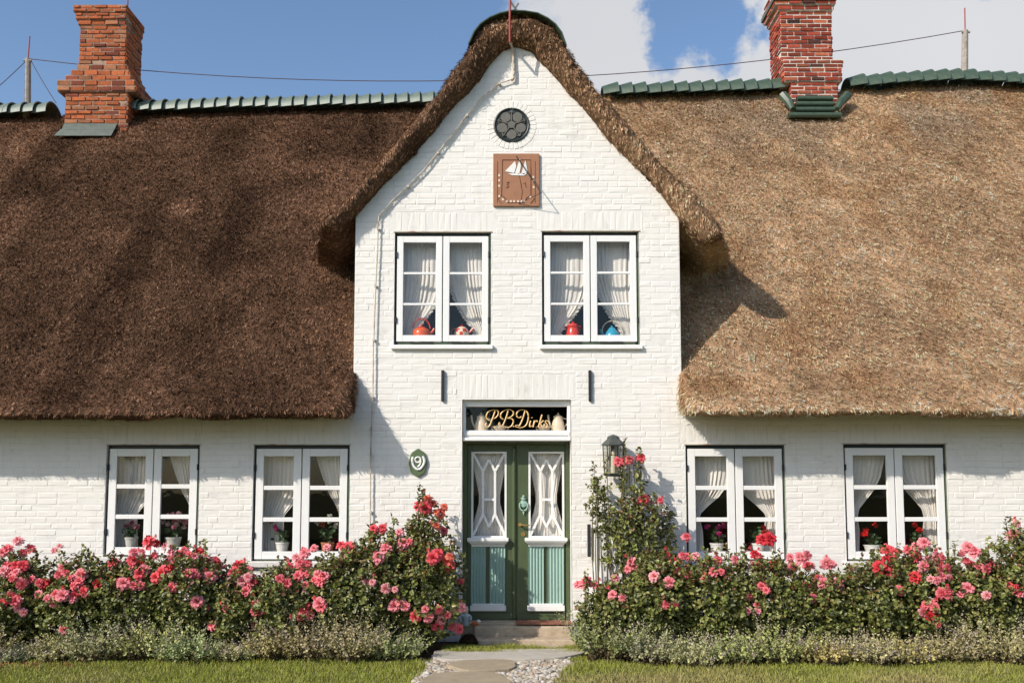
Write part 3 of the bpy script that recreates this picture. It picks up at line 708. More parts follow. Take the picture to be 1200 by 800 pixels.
# ------------------------------------------------------------------ windows
def gauss_mb_box(mb, x0, x1, y0, y1, z0, z1, mi=0): mb.box(min(x0, x1), max(x0, x1), y0, y1, min(z0, z1), max(z0, z1), mi)
def window(key, up, sill_px=None, bigsill=False):
    x0, x1, z0, z1 = WIN[key]; cx = (x0 + x1) / 2; og = (cx, 0, z0)
    e = .002; fw = .04
    m = MB()
    gauss_mb_box(m, x0 + e, x0 + fw, .05, .13, z0 + e, z1 - e); gauss_mb_box(m, x1 - fw, x1 - e, .05, .13, z0 + e, z1 - e)
    gauss_mb_box(m, x0 + fw, x1 - fw, .05, .13, z1 - fw - .01, z1 - e); 
    gauss_mb_box(m, cx - .018, cx + .018, .062, .12, z0 + fw, z1 - fw - .01)
    # lower rail and right cheek: sunlight put into a paler frame green
    gauss_mb_box(m, x0 + fw, x1 - fw, .045, .13, z0 + e, z0 + fw, 1); gauss_mb_box(m, x1 - .012, x1 - e - .001, .012, .049, z0 + .003, z1 - .003, 1)
    w = obj('window', m, [M['frame'], M['framelit']], house, og, bevel=.003, bseg=1)
    st = .075 if up else .088; mt = .028 if up else .050; g_ = .028
    zb = z0 + (.045 if up else .02); zt = z1 - .045
    for s in (0, 1):
        a = x0 + g_ if s == 0 else cx + .006; b2 = cx - .006 if s == 0 else x1 - g_
        m = MB(); ya, yb = .018, .055
        gauss_mb_box(m, a, a + st, ya, yb, zb, zt); gauss_mb_box(m, b2 - st, b2, ya, yb, zb, zt)
        gauss_mb_box(m, a + st, b2 - st, ya + .001, yb, zt - st, zt); gauss_mb_box(m, a + st, b2 - st, ya + .001, yb, zb, zb + st)
        H = (zt - st) - (zb + st)
        for k in (1, 2):
            zc = zb + st + H * k / 3; gauss_mb_box(m, a + st, b2 - st, ya + .006, yb - .004, zc - mt / 2, zc + mt / 2)
        # small inner lip round the glass
        cm = obj('casement', m, M['paintw'], w, og, bevel=.004)
        m = MB(); gauss_mb_box(m, a + st - .005, b2 - st + .005, ya + .019, ya + .022, zb + st - .005, zt - st + .005)
        obj('pane', m, M['pane'], w, og)
    m = MB()
    for xx in (x0 + .022, x1 - .022):
        for zz in (z0 + .22 * (z1 - z0), z0 + .80 * (z1 - z0)):
            m2 = MB(); m2.box(xx - .010, xx + .010, .005, .018, zz - .035, zz + .035); m2.tube([(xx, .005, zz - .03), (xx, .005, zz + .03)], .008, 8)
            obj('hinge', m2, M['iron'], w, og)
    if up:
        for s in (0, 1):
            a = x0 + .2 if s == 0 else cx + .12
            m2 = MB(); m2.tube([(a, .03, z0 + .028), (a + .26, .03, z0 + .028)], .005, 6); m2.tube([(a, .03, z0 + .018), (a, .03, z0 + .042)], .007, 6); m2.tube([(a + .26, .03, z0 + .018), (a + .26, .03, z0 + .042)], .007, 6)
            obj('casement_stay', m2, M['iron'], w, og)
    # sill
    m2 = MB(); d = .045 if up else .05
    m2.box(x0 - .03, x1 + .03, -d, .06, z0 - (.055 if up else .07), z0 - .004)
    sl2 = obj('sill', m2, M['mortar'] if not up else M['paintw'], w, og, bevel=.008)
    m2 = MB(); m2.box(x0 + .004, x1 - .004, .132, .42, z0 + .0, z0 + .098); obj('window_board', m2, M['board'], w, og, bevel=.004)
    # lintel drip
    m2 = MB(); m2.box(x0 - .015, x1 + .015, -.012, .03, z1 - .001, z1 + .010); obj('lintel_edge', m2, M['pipe'], w, og)
    return w
for k in WIN: window(k, k[0] == 'u')
# ------------------------------------------------------------------ front door
x0, x1, _, z1 = DOOR; YD0 = .28
def dr(xa, xb, ya, yb, Y=YD0): return rect(xa, xb, ya, yb, Y)
fanz0 = at(605, 515, .2)[1]
m = MB()   # painted surround of the fanlight
og = ((x0 + x1) / 2, .2, 0)
fr_ = [x0 + .004, x1 - .004, at(605, 513, .1)[1], z1 - .004]
gl = rect(546, 664.5, 476.5, 504.5, .12)
m.box(fr_[0], gl[0], .06, .16, fr_[2], fr_[3]); m.box(gl[1], fr_[1], .06, .16, fr_[2], fr_[3]); m.box(gl[0], gl[1], .06, .16, gl[3], fr_[3]); m.box(gl[0], gl[1], .061, .16, fr_[2], gl[2])
m.box(fr_[0], fr_[1], .02, .28, fr_[2] - .035, fr_[2] - .0005)
m.box(gl[0] - .02, gl[1] + .02, .045, .059, gl[2] - .06, gl[2] - .012)
fan = obj('fanlight', m, M['paintw'], house, og, bevel=.005)
m = MB(); m.box(gl[0], gl[1], .120, .123, gl[2], gl[3]); obj('pane', m, M['panedoor'], fan, og)
# gold lettering on the glass
L = {'P': [[(350, 300), (326, 285), (320, 255), (340, 217), (388, 200), (428, 210), (430, 245), (405, 275), (380, 282)], [(402, 212), (385, 260), (370, 300), (352, 345), (325, 362), (310, 340), (322, 325)]],
     'dot': [[(393, 352), (400, 360)], [(570, 350), (577, 358)]],
     'B': [[(478, 288), (455, 270), (458, 235), (490, 205), (540, 197), (573, 220), (568, 250), (535, 272), (515, 278), (555, 282), (573, 305), (560, 345), (525, 365), (495, 358)], [(525, 205), (512, 250), (495, 300), (472, 345), (447, 350), (437, 330), (448, 318)]],
     'D': [[(648, 262), (628, 275), (605, 258), (610, 222), (645, 200), (690, 208), (712, 245), (710, 300), (690, 345), (650, 366), (612, 362), (590, 352), (608, 343), (632, 350)], [(682, 212), (668, 262), (650, 310), (630, 350)]],
     'i': [[(736, 302), (727, 335), (728, 358), (745, 350)], [(746, 270), (749, 276)]],
     'r': [[(772, 300), (764, 330), (758, 362)], [(764, 335), (778, 306), (792, 300), (798, 312)]],
     'k': [[(842, 245), (826, 300), (808, 362)], [(856, 300), (836, 318), (820, 328)], [(822, 326), (836, 345), (846, 362), (858, 355)]],
     's': [[(898, 308), (884, 300), (872, 312), (884, 330), (893, 345), (882, 363), (862, 358)]]}
m = MB()
for ch, strokes in L.items():
    for s in strokes:
        P = cat_rom([Vector((*at(530 + x / 8, 455 + y / 8, .11), 0)) for x, y in s], 5)
        rs = []
        for i in range(len(P)):
            t = (P[min(i + 1, len(P) - 1)] - P[max(i - 1, 0)]).normalized(); rs.append(.0042 + .0058 * abs(t.y) ** 1.5)
        m.tube([(p.x, .116, p.y) for p in P], rs, 6)
obj('lettering', m, M['gilt'], fan, og)
# door leaves
dz1 = fr_[2] - .036; dz0 = .215
m = MB(); m.box(x0 + .004, x0 + .05, YD0 - .03, YD0 + .06, dz0 - .02, dz1); m.box(x1 - .05, x1 - .004, YD0 - .03, YD0 + .06, dz0 - .02, dz1); m.box(x0 + .05, x1 - .05, YD0 - .03, YD0 + .06, dz1 - .03, dz1)
obj('door_frame', m, M['door'], house, og, bevel=.004)
xm = at(604.5, 620, YD0)[0]
def leaf(gx0, gx1, lx0, lx1, px0, px1, pm0, pm1, ex):
    g_ = dr(gx0, gx1, 530, 629); pn = dr(px0, px1, 640, 708.5)
    ogd = ((lx0 + lx1) / 2, YD0, dz0)
    m = MB(); ya, yb = YD0, YD0 + .045
    m.box(lx0, g_[0], ya, yb, dz0, dz1 - .032); m.box(g_[1], lx1, ya, yb, dz0, dz1 - .032)
    m.box(g_[0], g_[1], ya, yb, g_[3], dz1 - .032); m.box(g_[0], g_[1], ya, yb, dz0, g_[2])
    m.box(lx0 + .01, lx1 - .01, ya - .016, ya - .001, dz0, dz0 + .075)
    d_ = obj('door', m, M['door'], house, ogd, bevel=.003)
    # tracery
    t = MB(); yt0, yt1 = ya - .006, ya + .022; P = lambda x, y: at(x, y, YD0)
    w_ = .028
    t.box(g_[0] - .012, g_[0] + .012, yt0, yt1 + .001, g_[2], g_[3]); t.box(g_[1] - .012, g_[1] + .012, yt0, yt1 + .001, g_[2], g_[3])
    t.box(g_[0] - .012, g_[1] + .012, yt0 - .001, yt1, g_[3] - .012, g_[3] + .010); t.box(g_[0] - .012, g_[1] + .012, yt0 - .001, yt1, g_[2] - .010, g_[2] + .014)
    cxp = (gx0 + gx1) / 2; va, vb = cxp - 7, cxp + 7
    k = 0
    for (p, q) in (((gx0 + 1, 531), (va, 552)), ((gx1 - 1, 531), (vb, 552)), ((va, 552), (cxp, 538)), ((cxp, 538), (vb, 552)), ((va, 550), (va, 604)), ((vb, 550), (vb, 604)),
                   ((va, 602), (gx0 + 1, 627)), ((vb, 602), (gx1 - 1, 627)), ((va, 602), (cxp, 617)), ((cxp, 617), (vb, 602)), ((va, 585), (vb, 585))):
        k += 1; t.bar(P(*p), P(*q), w_, yt0 + .002 + k * .0006, yt1 - .002 - k * .0004)
    obj('tracery', t, M['paintw'], d_, ogd)
    t = MB(); t.box(g_[0], g_[1], ya + .028, ya + .031, g_[2], g_[3]); obj('pane', t, M['panedoor'], d_, ogd)
    # moulded shelf
    t = MB(); sx0, sx1 = at(px0 - 4, 634, YD0)[0], at(px1 + 4, 634, YD0)[0]; zt = at(570, 629.5, YD0)[1]; zb = at(570, 640, YD0)[1]; H = zt - zb
    for (u0, u1, dpt, ins) in ((.62, 1.0, .10, 0), (.45, .62, .085, .012), (.28, .45, .06, .03), (0, .28, .035, .045)):
        t.box(sx0 + ins, sx1 - ins, ya - dpt, ya - .0005, zb + H * u0, zb + H * u1 - .0006)
    obj('moulded_shelf', t, M['paintw'], d_, ogd, bevel=.006)
    # fluted pilaster panels
    for (a, b_) in ((px0, pm0), (pm1, px1)):
        t = MB(); A = at(a, 675, YD0)[0]; B = at(b_, 675, YD0)[0]; nf = 5; ww = (B - A) / nf
        z_a, z_b = pn[2], zb - .001
        n_ = nf * 6; vs = []; fs = []
        for i in range(n_ + 1):
            ph = (i / 6) % 1; yy = ya - .026 + .016 * (math.sin(math.pi * ph) ** .7 if ph else 0)
            vs += [(A + (B - A) * i / n_, yy, z_a), (A + (B - A) * i / n_, yy, z_b)]
        for i in range(n_): fs.append((2 * i, 2 * i + 2, 2 * i + 3, 2 * i + 1))
        t.add(vs, fs); t.add([(A, ya - .026, z_a), (A, ya, z_a), (A, ya, z_b), (A, ya - .026, z_b)], [(0, 3, 2, 1)]); t.add([(B, ya - .026, z_a), (B, ya, z_a), (B, ya, z_b), (B, ya - .026, z_b)], [(0, 1, 2, 3)])
        obj('fluted_panel', t, M['flute'], d_, ogd)
    t = MB(); t.box(at(px0 - 1, 712, YD0)[0], at(px1 + 1, 712, YD0)[0], ya - .05, ya - .0005, pn[2] - .065, pn[2] - .001); t.box(at(px0 + 1, 712, YD0)[0], at(px1 - 1, 712, YD0)[0], ya - .04, ya - .0007, pn[2] - .0005, pn[2] + .02)
    obj('base_moulding', t, M['paintw'], d_, ogd, bevel=.005)
    return d_, ogd
dl_, ogl = leaf(553.5, 592.5, x0 + .052, xm - .004, 552, 592, 569.5, 574, 0)
drr, ogr = leaf(620.5, 660, xm + .004, x1 - .052, 619, 660.5, 637, 642, 0)
m = MB(); zz1, zz0 = at(600, 541, YD0)[1], dz0 + .09; m.tube([(xm - .022, YD0 - .012, dz0 + .01), (xm - .022, YD0 - .012, dz1 - .12)], .022, 10); m.box(xm - .05, xm + .002, YD0 - .012, YD0 - .0008, dz0 + .012, dz1 - .14)
m.lathe([(0, .06), (.02, .04), (.024, 0)], (xm - .022, YD0 - .012, dz1 - .12), 10)
obj('astragal', m, M['door'], dl_, ogl, bevel=.003)
# knocker
kx, kz = at(613.5, 589, YD0); m = MB(); yk = YD0 - .012
m.lathe([(.0, -.0), (.04, .0), (.04, .012), (.0, .02)], (0, 0, 0), 20)
m.v = [(kx + v[0], yk - v[2] + .01, kz - .005 + v[1] * 1.15) for v in m.v]
m.tube([(kx + .048 * math.cos(a), yk - .012, kz - .03 + .062 * math.sin(a)) for a in np.linspace(R(150), R(390), 20)], .008, 8, caps=True)
m.tube([(kx, yk, kz + .04), (kx, yk - .01, kz + .075)], [.022, .012], 8); m.tube([(kx, yk - .01, kz + .075), (kx, yk - .01, kz + .095)], [.020, .004], 8)
m.tube([(kx - .03, yk, kz + .05), (kx, yk - .01, kz + .062), (kx + .03, yk, kz + .05)], .009, 6)
m.tube([(kx, yk, kz - .095), (kx, yk - .01, kz - .14)], [.014, .004], 8)
obj('knocker', m, M['verd'], drr, ogr, smooth=True)
hx, hz = at(609.5, 614.5, YD0); m = MB()
m.tube([(hx, YD0 - .002, hz), (hx, YD0 - .05, hz)], .010, 10); m.tube([(hx - .012, YD0 - .05, hz), (hx + .03, YD0 - .055, hz - .002), (hx + .115, YD0 - .05, hz - .004)], [.009, .011, .008], 10)
m.tube([(hx, YD0 - .001, hz), (hx, YD0 - .010, hz)], .024, 16)
obj('door_handle', m, M['brass'], drr, ogr, smooth=True)
lx, lz = at(613, 625.5, YD0); m = MB(); m.tube([(lx, YD0 - .001, lz), (lx, YD0 - .010, lz)], .026, 18); m2 = MB(); m2.box(lx - .004, lx + .004, YD0 - .0125, YD0 - .0103, lz - .014, lz + .008)
m.add(m2.v, m2.f, 1)
obj('keyhole_plate', m, [M['brass'], M['iron']], drr, ogr)
# steps
m = MB()
m.box(x0 + .003, x1 - .003, -.0, YD0 + .06, 0.0, dz0 - .004)
obj('threshold', m, M['step'], house, (0, 0, 0), bevel=.01)
m = MB(); m.box(at(556, 728, -.1)[0], x1 + .0, -.13, -.009, .0, .195); m.box(at(548, 740, -.3)[0], x1 + .02, -.36, -.132, 0, .085)
m.box(at(540, 745, -.3)[0], x1 + .05, -.52, -.362, 0, .028)
stp = obj('doorstep', m, M['step'], house, (0, 0, 0), bevel=.015)
m = MB(); xx = at(604, 725, 0)[0]
for i in range(7):
    a = xx + i * (x1 - .003 - xx) / 7; m.box(a + .003, a + (x1 - xx) / 7 - .004, -.10, .2, dz0 - .003, dz0 + .002 + random.uniform(0, .006))
obj('threshold_bricks', m, M['stepred'], stp, (0, 0, 0), bevel=.004, bseg=1)
# wall anchors
for px in (519, 691):
    a = at(px, 434); b_ = at(px, 470); m = MB(); m.box(a[0] - .017, a[0] + .017, -.035, -.004, b_[1], a[1]); obj('wall_anchor', m, M['iron'], house, (a[0], 0, b_[1]), bevel=.004)
# dark tarred foot of the wall
m = MB(); m.box(x1 + .01, x1 + .5, -.03, -.008, 0, at(690, 727, -.02)[1]); m.box(-8, x0 - .35, -.03, -.008, 0, .12); m.box(x1 + .52, 8, -.03, -.008, 0, .12)
obj('tarred_foot', m, M['soil'], house)
# ------------------------------------------------------------------ curtains
def curtain(label, x0, x1, z0, z1, Y, inner, mirror=False, pleats=9, lace=False, amp=.012, group='net curtains in the windows', both=None):
    nu, nv = 90, 44; V = []; 
    ph = random.uniform(0, 6); Wd = x1 - x0
    for j in range(nv + 1):
        v = j / nv; w = inner(v) * Wd
        for i in range(nu + 1):
            u = i / nu
            if both: x = (x0 + x1) / 2 + (u - .5) * w
            else: x = (x1 - u * w) if mirror else (x0 + u * w)
            sq = min(1.0, max(.25, inner(v)))
            a = amp * (.6 + .4 * math.sin(u * 9 + ph)) * (.5 + .7 * sq) * min(1, .25 + v * 2.2)
            y = Y + a * math.sin(2 * math.pi * pleats * (u + .03 * math.sin(5 * u + 3 * v + ph)) + ph) + .006 * math.sin(13 * u + 6 * v)
            x += .004 * math.sin(2 * math.pi * pleats * u * 1.0 + 2 * v)
            V.append((x, y, z1 - v * (z1 - z0)))
    F = [(j * (nu + 1) + i, j * (nu + 1) + i + 1, (j + 1) * (nu + 1) + i + 1, (j + 1) * (nu + 1) + i) for j in range(nv) for i in range(nu)]
    og = np.array([(x0 + x1) / 2, Y, z0]); me = mesh_np('curtain', np.array(V) - og, F, [M['curtain']], None, True)
    o = bpy.data.objects.new('curtain', me); link(o, None, og); tag(o, label, 'curtain', group)
    if lace:
        V2 = []; sg = -1 if mirror else 1; nj = nv * 3
        for j in range(nj + 1):
            v = j / nj; w = inner(v) * Wd; x = (x1 - w) if mirror else (x0 + w)
            if v < .22: x -= sg * .02
            for k in range(5):
                q = k / 4; rr = .034 * (1 + .35 * math.sin(j * 1.7))
                V2.append((x + sg * q * rr, Y - .012 + .014 * q * math.sin(j * 1.1 + ph), z1 - v * (z1 - z0) - q * .006 * math.sin(j * .9)))
        F2 = [(j * 5 + k, j * 5 + k + 1, (j + 1) * 5 + k + 1, (j + 1) * 5 + k) for j in range(nj) for k in range(4)]
        me = mesh_np('lace_edge', np.array(V2) - og, F2, [M['lace']], None, True); l = bpy.data.objects.new('lace_edge', me); link(l, o, og)
    return o
def fn(pts): return lambda v: float(np.interp(v, [p[0] for p in pts], [p[1] for p in pts]))
UPL = fn([(0, 1.02), (.4, 1.01), (.5, .97), (.6, .90), (.7, .78), (.8, .60), (.88, .42), (.94, .30), (1, .36)])
UPR = fn([(0, 1.0), (.3, .97), (.42, .93), (.55, .82), (.68, .68), (.8, .50), (.90, .30), (.95, .26), (1, .32)])
LOW = fn([(0, 1.02), (.25, 1.0), (.38, .93), (.48, .74), (.56, .50), (.64, .30), (.68, .27), (.8, .34), (1, .36)])
LOW2 = fn([(0, .98), (.15, .95), (.3, .86), (.42, .70), (.52, .50), (.60, .34), (.68, .30), (.8, .34), (1, .32)])
LOW3 = fn([(0, 1.02), (.36, 1.02), (.45, .95), (.55, .78), (.66, .56), (.75, .55), (1, .58)])
LOW4 = fn([(0, .85), (.15, .75), (.3, .62), (.45, .46), (.58, .26), (.64, .2), (.8, .16), (1, .15)])
names = {'u1': 'upper left window', 'u2': 'upper right window', 'l1': 'far left ground floor window', 'l2': 'ground floor window left of the door',
         'r1': 'ground floor window right of the door', 'r2': 'far right ground floor window'}
for key, fl, fr2, lace in (('u1', UPL, UPR, True), ('u2', UPL, UPR, True), ('r1', LOW, LOW, False), ('r2', LOW2, LOW2, False), ('l1', LOW3, LOW4, False), ('l2', LOW3, LOW4, False)):
    a, b_, c, d = WIN[key]; cx = (a + b_) / 2
    curtain('cream net curtain gathered to the left in the ' + names[key], a + .055, cx - .03, c + .10, d - .02, .185, fl, False, 9, lace)
    curtain('cream net curtain gathered to the right in the ' + names[key], cx + .03, b_ - .055, c + .10, d - .02, .185, fr2, True, 9, lace)
HG = fn([(0, 1.0), (.1, .97), (.3, .78), (.5, .60), (.6, .60), (.7, .72), (.85, .92), (1, 1.0)])
for (gx0, gx1, nm) in ((552, 594, 'left'), (619, 661, 'right')):
    g_ = dr(gx0, gx1, 529, 630)
    curtain('white net curtain tied in at the middle behind the %s door leaf glass' % nm, g_[0], g_[1], g_[2], g_[3], YD0 + .075, HG, False, 11, False, .007, 'net curtains in the door', both=True)
# ------------------------------------------------------------------ kettles, jugs, pots
def on_sill(px, key, Y=.15): return (at(px, 380, Y)[0] if key[0] == 'u' else at(px, 630, Y)[0], Y, WIN[key][2] + .099)
def scaled(mb_prof, s): return [(r * s, z * s) for r, z in mb_prof]
c = on_sill(494, 'u1'); t = empty('kettle', c, 'squat orange red enamel kettle on the sill of the upper left window', 'kettle')
m = MB(); m.lathe([(0, 0), (.085, .0), (.105, .02), (.108, .07), (.09, .11), (.05, .13), (0, .135)], c, 28); obj('body', m, M['orenamel'], t, c, True)
m = MB(); m.lathe([(0, .133), (.05, .133), (.045, .142), (.01, .15), (.018, .165), (0, .172)], c, 20); obj('lid', m, M['redenamel'], t, c, True)
m = MB(); m.tube(cat_rom([(c[0] + .09, c[1], c[2] + .05), (c[0] + .13, c[1], c[2] + .08), (c[0] + .155, c[1], c[2] + .125)], 4), [.028, .026, .024, .02, .018, .016, .015, .014, .013][:9], 10); obj('spout', m, M['orenamel'], t, c, True)
m = MB(); m.tube([(c[0] + .105 * math.cos(a) , c[1], c[2] + .11 + .135 * math.sin(a)) for a in np.linspace(R(5), R(175), 16)], .0075, 8); obj('handle', m, M['redenamel'], t, c, True)
c = on_sill(541, 'u1'); t = empty('teapot', c, 'small cream teapot with a red chevron on the sill of the upper left window', 'teapot')
m = MB(); m.lathe([(0, 0), (.06, .0), (.085, .03), (.09, .07), (.075, .115), (.045, .138), (0, .14)], c, 28)
for f_ in range(len(m.f)):
    v = [Vector(m.v[i]) for i in m.f[f_]]; q = sum(v, Vector()) / len(v); dx = q.x - c[0]; dz = q.z - c[2]
    m.m[f_] = 1 if (q.y < c[1] and abs(dz - .045 - abs(dx) * 1.1) < .019) else 0
obj('body', m, [M['cream'], M['redenamel']], t, c, True)
m = MB(); m.lathe([(0, .14), (.04, .138), (.03, .15), (.01, .155), (.014, .17), (0, .178)], c, 18); obj('lid', m, M['redenamel'], t, c, True)
m = MB(); m.tube(cat_rom([(c[0] + .075, c[1], c[2] + .05), (c[0] + .11, c[1], c[2] + .09), (c[0] + .14, c[1], c[2] + .125)], 4), .014, 8); obj('spout', m, M['redenamel'], t, c, True)
m = MB(); m.tube([(c[0] - .08 - .045 * math.sin(a), c[1], c[2] + .075 + .05 * math.cos(a)) for a in np.linspace(0, math.pi, 12)], .008, 8); obj('handle', m, M['redenamel'], t, c, True)
c = on_sill(671.5, 'u2'); t = empty('coffee_pot', c, 'tall bright red enamel pot on the sill of the upper right window', 'coffee pot')
m = MB(); m.lathe([(0, 0), (.085, 0), (.087, .01), (.078, .09), (.065, .125), (.072, .14), (.06, .15)], c, 28); obj('body', m, M['redenamel'], t, c, True)
m = MB(); m.lathe([(.068, .15), (.06, .17), (.03, .185), (.012, .19), (.016, .205), (0, .212)], c, 20); obj('lid', m, M['redenamel'], t, c, True)
for s in (-1, 1):
    m = MB(); m.tube([(c[0] + s * .06, c[1], c[2] + .15), (c[0] + s * .09, c[1], c[2] + .15), (c[0] + s * .088, c[1], c[2] + .11)], .009, 8); obj('handle', m, M['redenamel'], t, c, True)
c = on_sill(717, 'u2'); t = empty('kettle', c, 'blue enamel kettle with a raised wire handle on the sill of the upper right window', 'kettle')
m = MB(); m.lathe([(0, 0), (.095, .0), (.10, .012), (.085, .06), (.062, .095), (.05, .105)], c, 28); obj('body', m, M['blueenamel'], t, c, True)
m = MB(); m.lathe([(.05, .105), (.04, .125), (.012, .14), (.014, .155), (0, .16)], c, 20); obj('lid', m, M['blueenamel'], t, c, True)
m = MB(); m.tube(cat_rom([(c[0] - .08, c[1], c[2] + .03), (c[0] - .115, c[1], c[2] + .06), (c[0] - .14, c[1], c[2] + .115)], 4), [.02, .019, .018, .017, .016, .014, .013, .012, .011], 10); obj('spout', m, M['blueenamel'], t, c, True)
m = MB(); m.tube([(c[0] + .115 * math.cos(a), c[1], c[2] + .10 + .115 * math.sin(a)) for a in np.linspace(R(-15), R(195), 18)], .0055, 8); obj('handle', m, M['cream'], t, c, True)
# fanlight crockery
fz = gl[2]
sh = MB(); sh.box(x0 + .03, x1 - .03, .165, .42, fz - .04, fz + .004); obj('shelf', sh, M['board'], fan, og)
def pitcher(px, s, label):
    c = (at(px, 495, .22)[0], .22, fz + .005); t = empty('jug', c, label, 'jug')
    m = MB(); m.lathe([(0, 0), (.075, 0), (.085, .02), (.07, .10), (.052, .15), (.058, .17), (.05, .175), (.02, .195), (.008, .20), (.012, .215), (0, .22)], c, 24); obj('body', m, M['cream'], t, c, True)
    m = MB(); m.tube(cat_rom([(c[0] - s * .07, c[1], c[2] + .03), (c[0] - s * .105, c[1], c[2] + .10), (c[0] - s * .12, c[1], c[2] + .19)], 5), .011, 8); obj('spout', m, M['cream'], t, c, True)
    m = MB(); m.tube(cat_rom([(c[0] + s * .06, c[1], c[2] + .04), (c[0] + s * .115, c[1], c[2] + .09), (c[0] + s * .105, c[1], c[2] + .14), (c[0] + s * .055, c[1], c[2] + .15)], 5), .008, 8); obj('handle', m, M['cream'], t, c, True)
pitcher(564, 1, 'cream lidded jug at the left end of the window over the door'); pitcher(654, 1, 'cream lidded jug at the right end of the window over the door')
for px, nm in ((586, 'left'), (638, 'right')):
    c = (at(px, 495, .24)[0], .24, fz + .005); t = empty('serving_bowl', c, 'low cream bowl behind the gold lettering, %s of the two' % nm, 'bowl')
    m = MB(); m.lathe([(0, 0), (.04, 0), (.075, .03), (.085, .05), (.05, .065), (.012, .07), (.012, .085), (0, .09)], c, 24); obj('body', m, M['cream'], t, c, True)
    for s in (-1, 1):
        m = MB(); m.tube([(c[0] + s * (.08 + .022 * math.sin(a)), c[1], c[2] + .035 + .02 * math.cos(a)) for a in np.linspace(0, math.pi, 8)], .005, 6); obj('handle', m, M['cream'], t, c, True)
# leaves helper (numpy): every leaf two quads folded on its midrib
def leaves(P, D, Nn, L, Wd):
    n = len(P); D = D / (np.linalg.norm(D, axis=1, keepdims=True) + 1e-9)
    Sd = np.cross(D, Nn); Sd /= np.linalg.norm(Sd, axis=1, keepdims=True) + 1e-9; U = np.cross(Sd, D)
    L = np.broadcast_to(L, n)[:, None]; Wd = np.broadcast_to(Wd, n)[:, None]; up = .18 * Wd
    a = P; t = P + D * L - U * L * .12
    r1 = P + D * L * .30 + Sd * Wd * .5 + U * up; r2 = P + D * L * .72 + Sd * Wd * .40 + U * up * .6
    l1 = P + D * L * .30 - Sd * Wd * .5 + U * up; l2 = P + D * L * .72 - Sd * Wd * .40 + U * up * .6
    V = np.stack([a, r1, r2, t, l2, l1], 1).reshape(-1, 3)
    b = (np.arange(n) * 6)[:, None]
    F = np.concatenate([b + np.array([[0, 1, 2, 3]]), b + np.array([[0, 3, 4, 5]])], 1).reshape(-1, 4)
    return V, F
def rdir(n, g=rng):
    d = g.normal(size=(n, 3)); return d / np.linalg.norm(d, axis=1, keepdims=True)
def flower_ball(c, r, col, n=26):
    P = np.array(c) + rdir(n) * r * .35; D = rdir(n); D[:, 1] -= .3
    V, F = leaves(P, D, rdir(n), r * .9, r * .8); C = np.repeat(np.array(col)[None] * rng.uniform(.7, 1.15, (n, 1)), 6, 0); return V, F, C
def pot_plant(px, key, pot, cols, label, h=.20, nl=60, fl=6, cat='pot plant', r=.075, ph=.13, spread=.13, leafcol=(1, 1, 1)):
    c = on_sill(px, key, .15); t = empty('potted_plant', c, label, cat)
    m = MB(); m.lathe([(0, 0), (r * .8, 0), (r, ph * .8), (r * 1.06, ph * .82), (r * 1.08, ph), (r * .95, ph), (r * .9, ph * .85), (0, ph * .85)], c, 24); obj('pot', m, pot, t, c, True)
    cc = np.array([c[0], c[1], c[2] + ph]); base_ = np.array(c)
    P = cc + rdir(nl) * np.array([spread * .8, .07, h * .35]) * rng.uniform(.3, 1, (nl, 1)) + np.array([0, 0, h * .3]); D = rdir(nl) + np.array([0, 0, .2])
    V, F = leaves(P, D, rdir(nl) + np.array([0, -.6, .6]), .055, .045); C = np.repeat(np.array(leafcol)[None] * rng.uniform(.6, 1.5, (nl, 1)), 6, 0)
    me = mesh_np('foliage', V - base_, F, [M['pgreen']], C); o = bpy.data.objects.new('foliage', me); link(o, t, c)
    for k in range(fl):
        col = cols[k % len(cols)]
        q = cc + np.array([rng.uniform(-1, 1) * spread, rng.uniform(-.07, .02), h * rng.uniform(.45, 1.15)])
        V, F, C = flower_ball(q, .036, col); me = mesh_np('flower_head', V - base_, F, [M['petal']], C); o = bpy.data.objects.new('flower_head', me); link(o, t, c)
pink = (.62, .22, .30); pale = (.62, .42, .45); mag = (.60, .05, .25); redc = (.70, .02, .02); whi = (.70, .68, .60); cor = (.66, .16, .10)
pot_plant(154, 'l1', M['stone'], [pink], 'small pot with a pink flower in the left half of the far left window', .2, 40, 3, ph=.12)
pot_plant(203, 'l1', M['stone'], [pale, pink], 'wide grey pot full of pale pink blossoms in the far left window', .24, 60, 14, r=.09, ph=.12, spread=.15)
pot_plant(331, 'l2', M['china'], [mag], 'white pot with a magenta orchid in the window left of the door', .26, 26, 3, ph=.11)
pot_plant(384, 'l2', M['clay'], [whi, whi, cor], 'terracotta pot with white and coral flowers, window left of the door', .27, 50, 6, ph=.11)
pot_plant(840, 'r1', M['china'], [mag], 'white pot with small magenta flowers in the window right of the door', .22, 40, 4, ph=.10, r=.08)
pot_plant(888, 'r1', M['china'], [redc], 'white pot with a bushy green plant in the window right of the door', .26, 120, 3, ph=.10, r=.08)
pot_plant(1022, 'r2', M['china'], [redc], 'white trough with red geraniums in the left half of the far right window', .22, 50, 4, ph=.08, r=.10)
pot_plant(1075, 'r2', M['china'], [redc], 'white pot with one red geranium behind leaves in the far right window', .24, 100, 2, ph=.08, r=.09)
